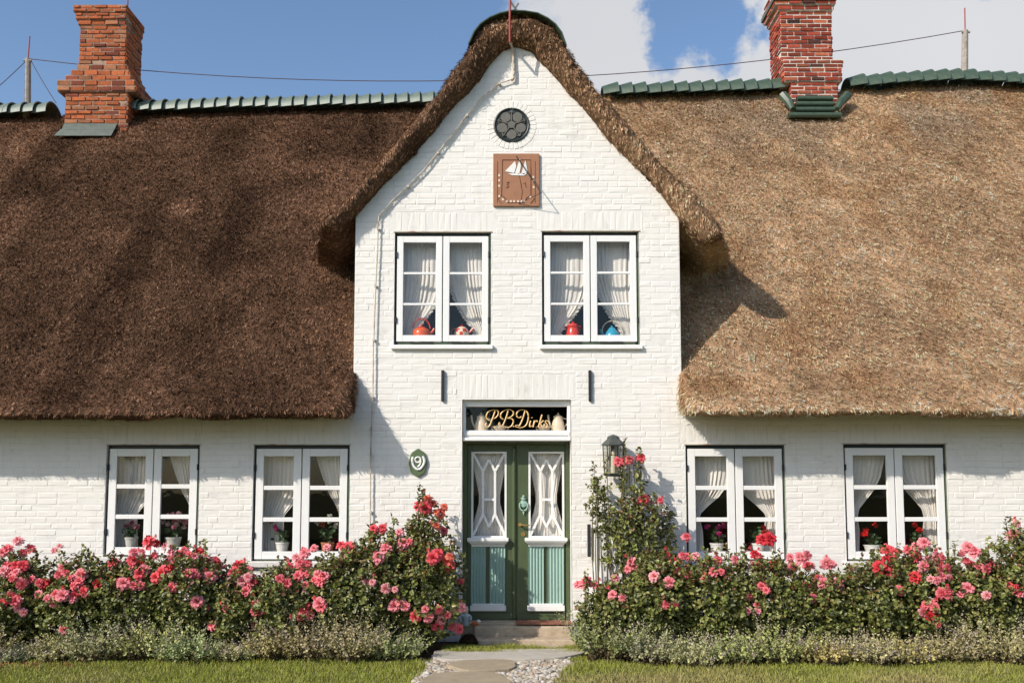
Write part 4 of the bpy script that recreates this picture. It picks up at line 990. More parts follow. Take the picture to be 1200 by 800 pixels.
# ------------------------------------------------------------------ things on the wall
# rosette window
t = empty('rosette_window', (rc[0], 0, rc[1]), 'round dark rosette vent with five petals high in the gable', 'rosette')
m = MB()
def disc(mb, cx, cz, r, y0, y1, n=32, mi=0, sx=1): mb.prism([(cx + sx * r * math.cos(2 * math.pi * k / n), cz + r * math.sin(2 * math.pi * k / n)) for k in range(n)], y0, y1, mi)
disc(m, rc[0], rc[1], .212, -.006, .03, 40); obj('backing', m, M['frame'], t, (rc[0], 0, rc[1]))
m = MB(); m.tube([(rc[0] + .205 * math.cos(a), -.008, rc[1] + .205 * math.sin(a)) for a in np.linspace(0, 2 * math.pi, 41)], .013, 8, caps=False); obj('rim', m, M['frame'], t, (rc[0], 0, rc[1]), True)
for k in range(5):
    a = math.pi / 2 + 2 * math.pi * (k + .5) / 5; m = MB(); px_, pz_ = rc[0] + .118 * math.cos(a), rc[1] + .118 * math.sin(a)
    P = [(px_ + .062 * math.cos(b) * 1, pz_ + .062 * math.sin(b)) for b in np.linspace(0, 2 * math.pi, 20, endpoint=False)]
    m.prism(P, -.016, -.0065); obj('petal', m, M['greystone'], t, (rc[0], 0, rc[1]), bevel=.006)
m = MB()
for k in range(5):
    a = math.pi / 2 + 2 * math.pi * k / 5; m.tube([(rc[0] + .04 * math.cos(a), -.018, rc[1] + .04 * math.sin(a)), (rc[0] + .17 * math.cos(a), -.018, rc[1] + .17 * math.sin(a))], [.010, .007], 8)
    m.tube([(rc[0] + .15 * math.cos(a - .18), -.018, rc[1] + .15 * math.sin(a - .18)), (rc[0] + .175 * math.cos(a), -.018, rc[1] + .175 * math.sin(a)), (rc[0] + .15 * math.cos(a + .18), -.018, rc[1] + .15 * math.sin(a + .18))], .008, 6)
disc(m, rc[0], rc[1], .045, -.026, -.010, 20); obj('tracery', m, M['greystone'], t, (rc[0], 0, rc[1]), bevel=.003)
# sundial
r_ = rect(578, 632, 181, 242.5); cx = (r_[0] + r_[1]) / 2; og = (cx, 0, r_[2])
t = empty('sundial', og, 'square terracotta wall sundial with a white sailing ship, below the rosette', 'sundial')
m = MB(); m.box(r_[0], r_[1], -.03, -.004, r_[2], r_[3]); obj('plate', m, M['terra'], t, og, bevel=.004)
q = lambda X, Y_: (at(560 + X / 4.71, 110 + Y_ / 4.706, -.03))
m = MB()
def ln(pts, w=.0045, y=-.0315, mb=None):
    (mb or m).tube([(*[q(*p)[0]], y, q(*p)[1]) for p in pts], w, 5)
ln([(135, 365), (292, 365), (292, 415), (292, 560)]); ln([(135, 365), (135, 420), (130, 560)]); ln([(108, 372), (108, 470), (108, 600)], .003); ln([(316, 372), (316, 600)], .003)
ln([(130, 560), (112, 580), (130, 605)], .0035); ln([(130, 560), (150, 575), (165, 600), (255, 600), (268, 575), (292, 560), (312, 578), (290, 605)], .0045)
ln([(158, 492), (172, 486), (168, 498), (160, 503), (172, 510), (156, 520)]); ln([(240, 516), (236, 490), (246, 500), (262, 490), (264, 512), (270, 516)])
ln([(228, 450), (236, 490), (245, 540), (240, 575), (232, 608)], .0035)
obj('engraving', m, M['terradark'], t, og)
m = MB()
for tri in ([(150, 428), (205, 372), (212, 400), (200, 438)], [(205, 436), (232, 360), (238, 400), (228, 445)], [(240, 440), (262, 366), (275, 430), (255, 446)], [(165, 440), (272, 440), (255, 452), (190, 450)]):
    m.prism([q(*p) for p in tri], -.036, -.031)
obj('ship', m, M['china'], t, og)
m = MB()
for (X, Y_) in ((118, 450), (118, 478), (118, 508), (118, 565), (138, 583), (160, 593), (182, 593), (200, 593), (222, 593), (240, 593), (258, 592), (290, 570), (308, 515), (306, 460), (306, 480)):
    a = q(X, Y_); m.prism([(a[0] - .011, a[1] - .013), (a[0] + .011, a[1] - .013), (a[0] + .011, a[1] + .013), (a[0] - .011, a[1] + .013)], -.034, -.031)
obj('hour_marks', m, M['cream'], t, og)
m = MB(); tip = (*[at(634, 226, -.18)[0]], -.18, at(634, 226, -.18)[1]); a = at(605, 183, -.03); b_ = at(608, 239, -.03)
m.tube([(a[0], -.03, a[1]), tip], .006, 6); m.tube([(b_[0], -.03, b_[1]), tip], .0035, 6); obj('gnomon', m, M['iron'], t, og)
# house number
n0 = at(490, 542); t = empty('house_number_plaque', (n0[0], 0, n0[1]), 'oval green house number plaque with a white 9 and horseshoe, left of the door', 'number plaque')
m = MB(); P = [(n0[0] + .105 * math.cos(a) * (1 + .025 * math.cos(8 * a)), n0[1] + .16 * math.sin(a) * (1 + .03 * math.cos(8 * a))) for a in np.linspace(0, 2 * math.pi, 48, endpoint=False)]
m.prism(P, -.030, -.004); obj('plate', m, M['plaqueg'], t, (n0[0], 0, n0[1]), bevel=.006)
Q = lambda X, Y_: at(460 + X / 12, 510 + Y_ / 12, -.03)
m = MB(); s = cat_rom([(*Q(*p), 0) for p in ((288, 300), (278, 355), (292, 415), (325, 460), (365, 478), (405, 455), (440, 400), (448, 345), (425, 290))], 6)
m.tube([(p.x, -.033, p.y) for p in s], [.0145 - .004 * abs(i / len(s) - .5) * 0 for i in range(len(s))], 8)
s = cat_rom([(*Q(*p), 0) for p in ((395, 345), (372, 375), (340, 375), (318, 345), (330, 315), (360, 305), (388, 318), (398, 355), (385, 410), (355, 440))], 6)
m.tube([(p.x, -.033, p.y) for p in s], .0095, 8); obj('number', m, M['paintw'], t, (n0[0], 0, n0[1]))
# wall lantern
lc = (at(719, 540, -.16)[0], -.16, at(719, 556, -.16)[1]); t = empty('wall_lantern', lc, 'dark verdigris wall lantern with glass sides right of the door', 'lantern')
m = MB(); m.lathe([(0, .34), (.14, .335), (.135, .355), (.075, .41), (.07, .435), (.05, .45), (.035, .455), (0, .465)], lc, 6, ang=R(0)); obj('cap', m, M['pewter'], t, lc, bevel=.004)
m = MB(); m.lathe([(0, -.02), (.08, -.02), (.115, 0), (.12, .015), (.0, .02)], lc, 6); obj('base', m, M['pewter'], t, lc, bevel=.003)
m = MB()
for k in range(6):
    a = 2 * math.pi * k / 6; m.tube([(lc[0] + .105 * math.cos(a), lc[1] + .105 * math.sin(a), lc[2] + .01), (lc[0] + .122 * math.cos(a), lc[1] + .122 * math.sin(a), lc[2] + .34)], .0075, 6)
obj('frame', m, M['pewter'], t, lc)
m = MB()
m.lathe([(.098, .015), (.113, .335)], lc, 6); obj('pane', m, glassmat('lantern glass', .10, (.93, .93, .90)), t, lc)
m = MB(); m.tube([(lc[0], lc[1], lc[2] + .02), (lc[0], lc[1], lc[2] + .22)], .03, 12); m.lathe([(.0, .22), (.018, .23), (.022, .26), (.0, .30)], lc, 10); obj('candle', m, M['candle'], t, lc, True)
m = MB(); m.tube([(lc[0], -.005, lc[2] + .20), (lc[0], -.05, lc[2] + .20)], .05, 10); m.tube([(lc[0], -.05, lc[2] + .38), (lc[0], -.01, lc[2] + .38)], .02, 8); m.box(lc[0] - .02, lc[0] + .02, -.07, -.004, lc[2] + .1, lc[2] + .40); obj('bracket', m, M['pewter'], t, lc)
# lightning conductor pipe down the gable
Yp = -.035
t = empty('lightning_conductor', (at(436, 640, Yp)[0], Yp, at(436, 640, Yp)[1]), 'thin lightning conductor running from the gable peak down the wall left of the upper windows', 'lightning conductor'); og = (at(436, 640, Yp)[0], Yp, at(436, 640, Yp)[1])
m = MB(); m.tube([at3(598, -30, -.30), at3(597.5, 20, -.30), at3(597.5, 50, -.26)], .014, 8); obj('rod', m, M['rust'], t, og)
m = MB(); m.tube(cat_rom([at3(598, 50, -.26), at3(599, 53, -.1), at3(601, 60, Yp), at3(602, 90, Yp), at3(599, 93.5, Yp)], 4), .016, 8); obj('upper_pipe', m, M['pipe'], t, og, True)
ds = [(601, 93), (585, 98), (566, 113), (547, 135), (530, 158), (513, 179), (497, 199), (478, 218), (460, 235), (444, 253), (443, 268), (442.5, 290), (440, 340), (438, 395), (437.5, 400), (437, 460), (435, 500), (434.5, 534), (434, 580), (433.5, 640), (433, 700)]
m = MB(); m.tube([at3(a, b_, Yp) for a, b_ in ds], .008, 8); obj('cable', m, M['pipe'], t, og, True)
for (a, b_) in ((585, 98), (547, 135), (513, 179), (478, 218), (443, 268), (440, 335), (438, 398), (436, 465), (434.5, 534), (434, 600)):
    m = MB(); p = at3(a, b_, Yp); m.tube([(p[0], -.003, p[2]), (p[0], Yp - .012, p[2])], .017, 8); obj('clip', m, M['pipe'], t, og)
# ridge poles and the cable between
def pole(px, yt, yb, label, w=.05):
    c = at3(px, yb, YR); top = at3(px, yt, YR); t = empty('ridge_pole', c, label, 'pole')
    m = MB(); m.tube([(c[0] - .03, YR, c[2] - .35), (c[0] - .01, YR, c[2]), (top[0], YR, top[2])], [w * 1.15, w, w * .85], 8); obj('post', m, M['wood'], t, c, bevel=.005)
    m = MB(); m.tube([top, (top[0] + .01, YR, top[2] + .40)], .010, 6); obj('rod', m, M['rust'], t, c)
    m = MB(); m.lathe([(.06, .0), (.075, -.03), (.10, -.08), (.14, -.16)], c, 12); obj('collar', m, M['lead'], t, c, True)
    m = MB(); m.tube([(top[0] - .07, YR - .02, top[2] - .04), (top[0] + .07, YR - .02, top[2] - .04)], .018, 6); obj('insulator', m, M['wood'], t, c)
    return top
tA = pole(33, 69, 123, 'weathered wooden post with a thin rod on the left end of the ridge', .055)
tB = pole(1131, 36, 92, 'weathered wooden post with a thin red rod on the right end of the ridge', .06)
def sag(a, b_, d, n=24): return [tuple(Vector(a).lerp(Vector(b_), i / n) + Vector((0, 0, -d * 4 * (i / n) * (1 - i / n)))) for i in range(n + 1)]
m = MB(); m.tube(sag(tA, tB, .62), .0075, 5); tag(obj('cable', m, M['cable'], None, tA), 'long thin cable strung between the two ridge posts', 'cable')
m = MB(); m.tube(sag(tA, at3(-90, 165, YR - 1), .1), .0065, 5); tag(obj('cable', m, M['cable'], None, tA), 'short cable running from the left ridge post out of view to the left', 'cable')
m = MB(); m.tube(sag((tA[0] + .03, tA[1], tA[2]), at3(66, 121, YR), .02), .0065, 5); tag(obj('cable', m, M['cable'], None, tA), 'stay wire between the left ridge post and the orange chimney', 'cable')
m = MB(); a = at3(145, 3, 4.0); m.tube([(a[0], 4.15, at(145, 9, 4.1)[1] - .05), (a[0], 4.15, a[2] + .25)], .012, 6); tag(obj('chimney_rod', m, M['rust'], None, (a[0], 4.1, a[2] - .1)), 'thin rod standing on the orange chimney', 'rod')
# ------------------------------------------------------------------ little things at the door
c = (at(545.5, 715, -.05)[0], -.05, .197); t = empty('garden_figurine', c, 'small pale blue ceramic figurine with a cap on the step left of the door', 'figurine')
m = MB(); m.lathe([(0, 0), (.04, 0), (.045, .02), (.038, .05), (.048, .08), (.05, .11), (.03, .135), (.018, .14)], c, 18)
for s in (-1, 1): m.tube(cat_rom([(c[0] + s * .035, c[1], c[2] + .12), (c[0] + s * .065, c[1] - .01, c[2] + .09), (c[0] + s * .05, c[1] - .03, c[2] + .06)], 3), .014, 8)
obj('body', m, M['blueg'], t, c, True)
m = MB(); m.lathe([(0, .135), (.022, .14), (.032, .16), (.030, .18), (.016, .195), (0, .197)], c, 16); m.tube([(c[0], c[1] - .028, c[2] + .165), (c[0], c[1] - .038, c[2] + .163)], .006, 6); obj('head', m, M['cream'], t, c, True)
m = MB(); m.lathe([(.034, .180), (.036, .185), (.030, .20), (.026, .215), (0, .218)], c, 16); obj('cap', m, M['stone'], t, c, True)
c = (at(557, 722, -.07)[0], -.07, .197); t = empty('ceramic_bird', c, 'little orange ceramic bird with a white head beside the figurine on the step', 'ornament')
m = MB(); m.tube([(c[0] - .05, c[1], c[2] + .012), (c[0] - .025, c[1], c[2] + .024), (c[0] + .01, c[1], c[2] + .026), (c[0] + .035, c[1], c[2] + .03)], [.008, .022, .026, .016], 12); obj('body', m, M['orange'], t, c, True)
m = MB(); m.lathe([(0, .028), (.018, .034), (.024, .05), (.018, .066), (0, .072)], (c[0] + .035, c[1], c[2]), 14); m.tube([(c[0] + .056, c[1], c[2] + .05), (c[0] + .072, c[1], c[2] + .047)], [.006, .001], 6); obj('head', m, M['china'], t, c, True)
c = (at(549, 742, -.44)[0], -.44, .03); t = empty('boot_brush', c, 'dark round bristly boot brush at the left foot of the steps', 'boot brush')
m = MB(); m.lathe([(0, .11), (.045, .105), (.075, .075), (.09, .03), (.09, 0), (0, 0)], c, 18); obj('body', m, M['bristle'], t, c, True)
n_ = 900; D = rdir(n_); D[:, 2] = abs(D[:, 2]); P = np.array(c) + D * np.array([.08, .08, .10]); V, F = leaves(P, D + np.array([0, 0, .2]), rdir(n_), .04, .005)
me = mesh_np('bristles', V - np.array(c), F, [M['bristle']], np.ones((len(V), 3))); o = bpy.data.objects.new('bristles', me); link(o, t, c)
c = (at(679, 738, -.22)[0], -.22, .0); t = empty('garden_lamp', c, 'round grey garden spotlight on the ground right of the steps', 'garden lamp')
m = MB(); m.lathe([(0, .20), (.04, .195), (.075, .17), (.092, .13), (.094, .10), (.085, .10), (.0, .10)], c, 24); obj('hood', m, M['lamp'], t, c, True)
m = MB(); m.lathe([(0, .0), (.06, .0), (.07, .03), (.075, .10)], c, 20); obj('base', m, M['iron'], t, c, True)
for s in (-1, 1):
    m = MB(); m.lathe([(0, -.022), (.016, -.015), (.021, 0), (.016, .015), (0, .022)], (c[0] + .032 * s + .01, c[1] - .07, c[2] + .075), 12); obj('bulb', m, M['china'], t, c, True)
# picket trellis
Yf = -.16; og = (at(705, 690, Yf)[0], Yf, 0); t = empty('picket_fence', og, 'white picket fence piece against the wall behind the climbing rose', 'picket fence')
for k, px in enumerate((698.5, 705.5, 712.5, 719.5, 727, 734.5, 742, 750, 758)):
    x_ = at(px, 650, Yf)[0]; zt = at(px, 622 - (4 if k < 2 else 8), Yf)[1] + random.uniform(-.02, .02); m = MB(); m.prism([(x_ - .019, .05), (x_ + .019, .05), (x_ + .019, zt - .03), (x_, zt), (x_ - .019, zt - .03)], Yf - .011, Yf + .011); obj('picket', m, M['paintw'], t, og, bevel=.003)
for z in (.35, .85):
    m = MB(); m.box(at(694, 650, Yf)[0], at(762, 650, Yf)[0], Yf + .012, Yf + .035, z - .03, z + .03); obj('rail', m, M['paintw'], t, og, bevel=.003)
x_ = at(690.5, 632, -.1)[0]; m = MB(); m.box(x_ - .018, x_ + .018, -.12, -.04, at(690, 652, -.1)[1], at(690, 614, -.1)[1]); tag(obj('iron_hook_bar', m, M['iron'], None, (x_, -.06, 1.0), bevel=.004), 'short dark iron bar on the wall left of the picket fence', 'iron bar')
# ------------------------------------------------------------------ roses
BL = []
def pts_(s, sx, ox, sy, oy): return [(ox + a / sx, oy + b / sy) for a, b in s]
BL += pts_([(85,138),(105,190),(40,175),(12,190),(255,180),(300,260),(310,285),(185,330),(205,335),(380,295),(375,325),(350,345),(400,380),(395,370),(185,385),(225,405),(265,385),(295,390),(75,415),(110,468),(10,425),(75,255),(80,280),(460,335),(102,335),(300,548),(580,335),(625,345),(530,240),(555,238),(625,190),(665,210),(620,250),(655,245),(655,290),(675,275),(700,145),(730,145),(725,205),(770,280),(795,265),(805,190),(830,200),(805,225),(885,290),(905,285),(810,350),(890,205),(915,210),(950,215),(930,190),(1000,240),(1020,255),(985,305),(1015,295),(1045,300),(925,418),(970,442),(1065,447),(1000,530),(1120,255),(1085,285),(1110,290),(1135,290),(1135,325),(1170,330),(1155,370),(35,250),(20,275),(140,175)], 4, 0, 4, 600)
BL += pts_([(735,55),(700,80),(725,85),(750,70),(770,105),(785,110),(675,175),(800,180),(770,160),(550,172),(520,185),(635,232),(660,225),(620,190),(565,255),(535,290),(755,290),(790,285),(775,275),(815,310),(820,325),(865,385),(845,492),(510,390),(562,415),(600,485),(630,470),(645,488),(725,498),(685,527),(738,533),(780,500),(790,540),(775,570),(832,567),(858,578),(325,250),(235,272),(405,265),(415,250),(378,308),(198,290),(215,315),(245,315),(170,325),(225,350),(210,365),(162,395),(238,405),(240,425),(300,387),(315,365),(292,475),(300,490),(230,497),(185,525),(235,530),(255,525),(35,475),(35,505),(38,560),(38,585),(12,390),(8,410)], 3.477, 290, 3.477, 570)
BL += pts_([(260,103),(245,110),(295,98),(225,110),(355,232),(305,230),(268,420),(275,435),(120,492),(150,495),(215,475),(208,525),(338,468),(383,487),(417,450),(373,555),(425,403),(440,405),(467,405),(495,477),(523,455),(547,453),(535,418),(590,415),(437,345),(375,400)], 2.667, 640, 2.667, 500)
BL += pts_([(50,112),(80,118),(35,195),(20,240),(15,185),(95,235),(170,200),(165,260),(180,245),(215,200),(230,195),(245,235),(260,240),(330,225),(355,228),(45,325),(68,342),(25,405),(28,435),(240,375),(265,378),(245,332),(305,300),(310,315),(382,318),(565,242),(575,235),(620,265),(655,343),(628,180),(692,168),(725,195),(760,135),(800,225),(815,195),(840,200),(755,240),(830,250),(860,255),(885,262),(870,285),(720,287),(790,295),(815,300),(835,355),(860,345),(862,368),(770,405),(755,438),(805,418),(785,458),(815,488),(950,335),(945,350),(1035,365),(945,215),(950,155),(980,175),(1030,250),(1165,345),(1180,355),(1165,50),(1150,100),(1050,240)], 3.75, 880, 3.75, 600)
def bloom_mesh(kind, cols, big=1.0):
    V = []; F = []; C = []
    g = np.random.default_rng(kind + 50); r0 = .055 * big
    rings = [(7, 1.0, .12), (6, .86, .45), (6, .66, .85), (5, .44, 1.12), (4, .25, 1.35)]
    for ri, (n, rr, tilt) in enumerate(rings):
        for k in range(n):
            a = 2 * math.pi * (k + .5 * (ri % 2)) / n + g.normal(0, .12); tl = tilt + g.normal(0, .10); L = r0 * (.95 if ri < 3 else .8) * rr ** .4 * (.8 + .25 * g.random()); w = 2 * math.pi * max(rr, .3) * r0 / n * .85
            base_ = len(V); cl = np.array(cols[0]) * (1 - ri / 4) + np.array(cols[1]) * (ri / 4); cl = cl * g.uniform(.85, 1.1)
            ro = r0 * (.10 + .10 * rr)
            for j in range(4):
                s = j / 3; el = tl + (.5 * (1 - s)) - (.35 * s if ri < 3 else -.25 * s)
                rad = ro + L * s * math.cos(el) * (1 if ri < 3 else .8); z = L * s * math.sin(el) + .006 * ri
                ww = w * (.35, .85, 1.05, .62)[j]
                for i in range(3):
                    q = (i - 1); aa = a + q * ww / (max(rad, .008) * 2) * .9 if rad > .02 else a + q * .55
                    zz = z + .004 * abs(q) * (1 if ri > 0 else -1); V.append((rad * math.cos(aa), rad * math.sin(aa), zz)); C.append(cl * (1.0 + .10 * (s - .5)))
            for j in range(3):
                for i in range(2): F.append((base_ + j * 3 + i, base_ + j * 3 + i + 1, base_ + (j + 1) * 3 + i + 1, base_ + (j + 1) * 3 + i))
    return mesh_np('rose_bloom', V, F, [M['petal']], np.clip(C, 0, .85), True)
PK = [((.85, .24, .27), (.80, .11, .14)), ((.86, .34, .37), (.82, .17, .20)), ((.82, .15, .17), (.74, .06, .08)), ((.87, .43, .45), (.83, .22, .25)), ((.82, .25, .17), (.76, .12, .07)), ((.72, .06, .08), (.58, .02, .03))]
BM = [bloom_mesh(i, PK[i % 6], .92 + .12 * (i % 3)) for i in range(12)]
def rose_bush(px, ytop, Y, rx, ry, label, name='rose_bush', n_sh=640, z0=.03, group='rose bushes along the wall', shoots=3, cat='rose bush', pinkseed=0):
    cx, zt = at(px, ytop, Y); H = zt - z0; og = (cx, Y, 0)
    t = empty(name, og, label, cat, group)
    c = np.array([cx, Y, z0 + H * .52]); rad = np.array([rx, ry, H * .50])
    n = int(n_sh); d = rdir(n); d[:, 1] = np.where(rng.random(n) < .55, -abs(d[:, 1]), d[:, 1])
    rr = rng.uniform(.15, 1, n) ** .45; lump = .78 + .42 * vnoise(d * 1.0 + cx, 2.6, 21)
    P = c + d * rad * (rr * lump)[:, None]
    P = P[P[:, 2] > .05]; n = len(P)
    dd = (P - c) / rad; dd /= np.linalg.norm(dd, axis=1, keepdims=True) + 1e-9
    # loose shoots standing above the bush
    S_ = []; canes = MB()
    for k in range(shoots + 3):
        a = random.uniform(-.85, .85); b0 = Vector((cx + a * rx * .4, Y + random.uniform(-.1, .1), .0)); tp = Vector((cx + a * rx, Y + random.uniform(-.2, .15), zt + (random.uniform(.0, .12) if k < shoots else -.15)))
        pts = cat_rom([b0, b0.lerp(tp, .5) + Vector((a * .08, 0, .05)), tp], 8); canes.tube(pts, [.009 * (1 - .6 * i / len(pts)) for i in range(len(pts))], 5)
        if k < shoots:
            for p in pts[-6:]: S_.append(tuple(p + Vector((random.gauss(0, .012), random.gauss(0, .012), 0))))
    for k in range(5):
        b0 = Vector((cx + random.uniform(-.5, .5) * rx, Y + random.uniform(-.4, .2) * ry, 0)); tp = Vector((cx + random.uniform(-.9, .9) * rx, Y - ry * random.uniform(.2, .8), H * random.uniform(.4, .8)))
        canes.tube([b0, b0.lerp(tp, .5) + Vector((0, 0, .05)), tp], [.009, .007, .005], 5)
    if S_: P = np.vstack([P, S_]); dd = np.vstack([dd, np.tile([0, -.4, .9], (len(S_), 1))])
    n = len(P); k = 6
    sd = rdir(n) * .7 + dd * .8 + np.array([0, 0, .25]); sd /= np.linalg.norm(sd, axis=1, keepdims=True)
    PP = np.repeat(P, k, 0); SD = np.repeat(sd, k, 0); DD = np.repeat(dd, k, 0); j = np.tile(np.arange(k), n)
    off = (j // 2) * .028; PP = PP + SD * off[:, None] + rng.normal(0, .008, PP.shape)
    LD = SD * .5 + rdir(len(PP)) * .8; NN = DD * .7 + np.array([0, -.25, .55]) + rdir(len(PP)) * .55
    Ls = rng.uniform(.032, .054, len(PP)); V, F = leaves(PP, LD, NN, Ls, Ls * .68)
    cb = np.repeat(rng.random(n), k); base_ = np.array([.130, .146, .034])[None] * (.42 + 1.35 * cb ** 1.5)[:, None] * rng.uniform(.8, 1.25, (len(PP), 1))
    yel = rng.random(len(PP)) < .16; base_[yel] = np.array([.28, .26, .08]) * rng.uniform(.8, 1.2, (yel.sum(), 1))
    hz = (PP[:, 2] - z0) / H; redm = (rng.random(len(PP)) < np.clip((hz - .55) * .45, 0, .16)); base_[redm] = np.array([.17, .06, .025]) * rng.uniform(.7, 1.3, (redm.sum(), 1))
    me = mesh_np('foliage', V - np.array(og), F, [M['leaf']], np.repeat(base_, 6, 0)); o = bpy.data.objects.new('foliage', me); link(o, t, og)
    canes_o = obj('stems', canes, M['stem'], t, og)
    return dict(o=t, c=c, rad=rad, og=og, px=px, lump=lump, n=0)
def ordn(i): return ['nearest', 'second', 'third', 'fourth', 'fifth', 'sixth', 'seventh', 'eighth', 'ninth', 'tenth', 'eleventh', 'twelfth', 'thirteenth'][i]
BUSH = []
L_ = [(492, 622, -.62, .46, .42), (440, 628, -.70, .42, .42), (392, 656, -.75, .36, .42), (338, 668, -.78, .38, .42), (282, 672, -.74, .34, .40), (222, 648, -.75, .42, .45), (160, 656, -.76, .40, .44), (98, 658, -.78, .42, .44), (30, 655, -.74, .46, .45), (-45, 650, -.75, .46, .45), (-120, 655, -.75, .46, .45)]
for i, b_ in enumerate(L_):
    lab = ('tall rose bush with coral blooms climbing beside the left of the door' if i == 0 else 'rose bush with pink blooms, %s from the door on the left side' % ordn(i))
    BUSH.append(rose_bush(*b_, lab, n_sh=1150 if i < 9 else 600, shoots=4))
R_ = [(718, 686, -.80, .34, .36), (772, 655, -.84, .40, .42), (835, 656, -.80, .42, .44), (900, 662, -.80, .42, .44), (962, 676, -.76, .42, .42), (1020, 655, -.78, .40, .44), (1078, 650, -.76, .44, .45), (1140, 658, -.78, .42, .45), (1196, 622, -.72, .42, .42), (1275, 650, -.75, .46, .45), (1345, 655, -.75, .46, .45)]
for i, b_ in enumerate(R_):
    lab = 'rose bush with pink blooms, %s from the door on the right side' % ordn(i)
    BUSH.append(rose_bush(*b_, lab, n_sh=1150 if i < 9 else 600, shoots=4))
tallL = rose_bush(502, 588, -.42, .20, .20, 'narrow upright rose with orange blooms at its tip beside the left of the door', n_sh=230, z0=.5, shoots=4); BUSH.append(tallL)
CL = rose_bush(747, 583, -.32, .44, .20, 'climbing rose with few blooms growing over the white pickets under the lantern', 'climbing_rose', 400, z0=.74, group='climbing roses', shoots=5); BUSH.append(CL)
CL2 = rose_bush(741, 530, -.24, .13, .12, 'thin climbing rose shoot reaching up to the wall lantern', 'climbing_rose', 60, z0=1.2, group='climbing roses', shoots=3); BUSH.append(CL2)
CL3 = rose_bush(702, 553, -.20, .11, .10, 'thin leafy rose shoot on the wall between the door and the lantern', 'climbing_rose', 55, z0=1.25, group='climbing roses', shoots=2); BUSH.append(CL3)
cam0 = np.array([0, -DIST, CAMH])
for bi, (px, py) in enumerate(BL):
    v = np.array(pxdir(px, py)); best = None
    for B in BUSH:
        rad = B['rad'] * .93; o_ = (cam0 - B['c']) / rad; d_ = v / rad; A = d_ @ d_; Bq = o_ @ d_; Cq = o_ @ o_ - 1; disc_ = Bq * Bq - A * Cq
        if disc_ > 0: s_ = (-Bq - math.sqrt(disc_)) / A; sc_ = s_
        else:
            s_ = -Bq / A; sc_ = s_ + 6 + 10 * math.sqrt(max(0, (o_ @ o_) - Bq * Bq / A) - 0)
        if best is None or sc_ < best[0]: best = (sc_, s_, B, disc_ > 0)
    _, s_, B, hit = best
    if B['n'] >= 98: continue
    B['n'] += 1; p = cam0 + v * (s_ - .03)
    orange = (px > 480 and px < 530 and py < 660) or (690 < px < 790 and py < 600)
    k = random.choice((0, 2, 8, 6)) if (px > 690 and orange) else random.choice((4, 10, 0, 8)) if orange else random.choice((0, 1, 3, 6, 7, 9, 0, 1, 6, 0, 7, 1, 3, 2, 8, 5))
    o = bpy.data.objects.new('rose_bloom', BM[k]); link(o, B['o'], p)
    o_c = Vector(p - B['c']).normalized(); ax = (o_c * .5 + Vector((0, -1, .35)) + Vector(rng.normal(0, .35, 3))).normalized()
    o.rotation_euler = ax.to_track_quat('Z', 'Y').to_euler(); sc_ = random.uniform(.75, 1.25); o.scale = (sc_,) * 3
    if random.random() < .42 and B['n'] < 95:      # a second bloom in the same cluster
        B['n'] += 1; o3_ = bpy.data.objects.new('rose_bloom', BM[k]); q = p + np.array([random.choice((-1, 1)) * random.uniform(.06, .10), random.uniform(-.03, .05), random.uniform(-.07, .07)]); link(o3_, B['o'], q)
        o3_.rotation_euler = (ax + Vector(rng.normal(0, .3, 3))).to_track_quat('Z', 'Y').to_euler(); o3_.scale = (random.uniform(.7, 1.05),) * 3
    if random.random() < .35:      # a half open bud next to it
        o2 = bpy.data.objects.new('rosebud', BM[2]); q = p + np.array([random.uniform(-.07, .07), .0, random.uniform(.03, .08)]); link(o2, B['o'], q); o2.scale = (.32, .32, .5); o2.rotation_euler = (random.uniform(-.3, .3), random.uniform(-.3, .3), 0); B['n'] += 0
# ------------------------------------------------------------------ catmint edging
def catmint(cx, Y, r, h, label, n=150):
    og = np.array([cx, Y, 0]); a = rng.uniform(0, 2 * math.pi, n); q = np.sqrt(rng.random(n)); bx = np.stack([np.cos(a) * q * r * .5, np.sin(a) * q * r * .45, np.zeros(n)], 1)
    dr_ = np.stack([np.cos(a) * q * .9, np.sin(a) * q * .9, np.full(n, 1.1)], 1) + rng.normal(0, .18, (n, 3)); dr_ /= np.linalg.norm(dr_, axis=1, keepdims=True)
    L = h * random.uniform(.85, 1.15) * rng.uniform(.6, 1.3, n) ; k = 22; tt = np.tile(np.linspace(.05, 1, k), n); PP = np.repeat(bx, k, 0) + np.repeat(dr_ * L[:, None], k, 0) * tt[:, None]
    PP[:, 2] -= .10 * (np.repeat(q, k) * tt) ** 2 * h * 3 * .4; PP[:, 2] = np.maximum(PP[:, 2], .012) + .004
    PP = PP + rng.normal(0, .006, PP.shape)
    LD = rdir(n * k) + np.repeat(dr_, k, 0) * .8; s = np.where(tt > .75, .018, .030) * rng.uniform(.7, 1.3, n * k)
    V, F = leaves(PP, LD, rdir(n * k) + np.array([0, -.2, .6]), s, s * .7)
    fl = (np.repeat(rng.random(n) < .35, k)) & (tt > .7); br = (tt < .3)
    C = (np.array([.44, .40, .19]) * random.uniform(.85, 1.15) * np.array([random.uniform(.8, 1.1), 1, random.uniform(.8, 1.2)]))[None] * rng.uniform(.6, 1.4, (n * k, 1)); C[fl] = np.array([.40, .33, .27]) * rng.uniform(.6, 1.3, (fl.sum(), 1)); C[br] = np.array([.17, .13, .07]) * rng.uniform(.6, 1.4, (br.sum(), 1))
    me = mesh_np('catmint', V, F, [M['sage']], np.repeat(C, 6, 0)); o = bpy.data.objects.new('catmint', me); link(o, None, og); tag(o, label, 'catmint', 'catmint edging in front of the roses')
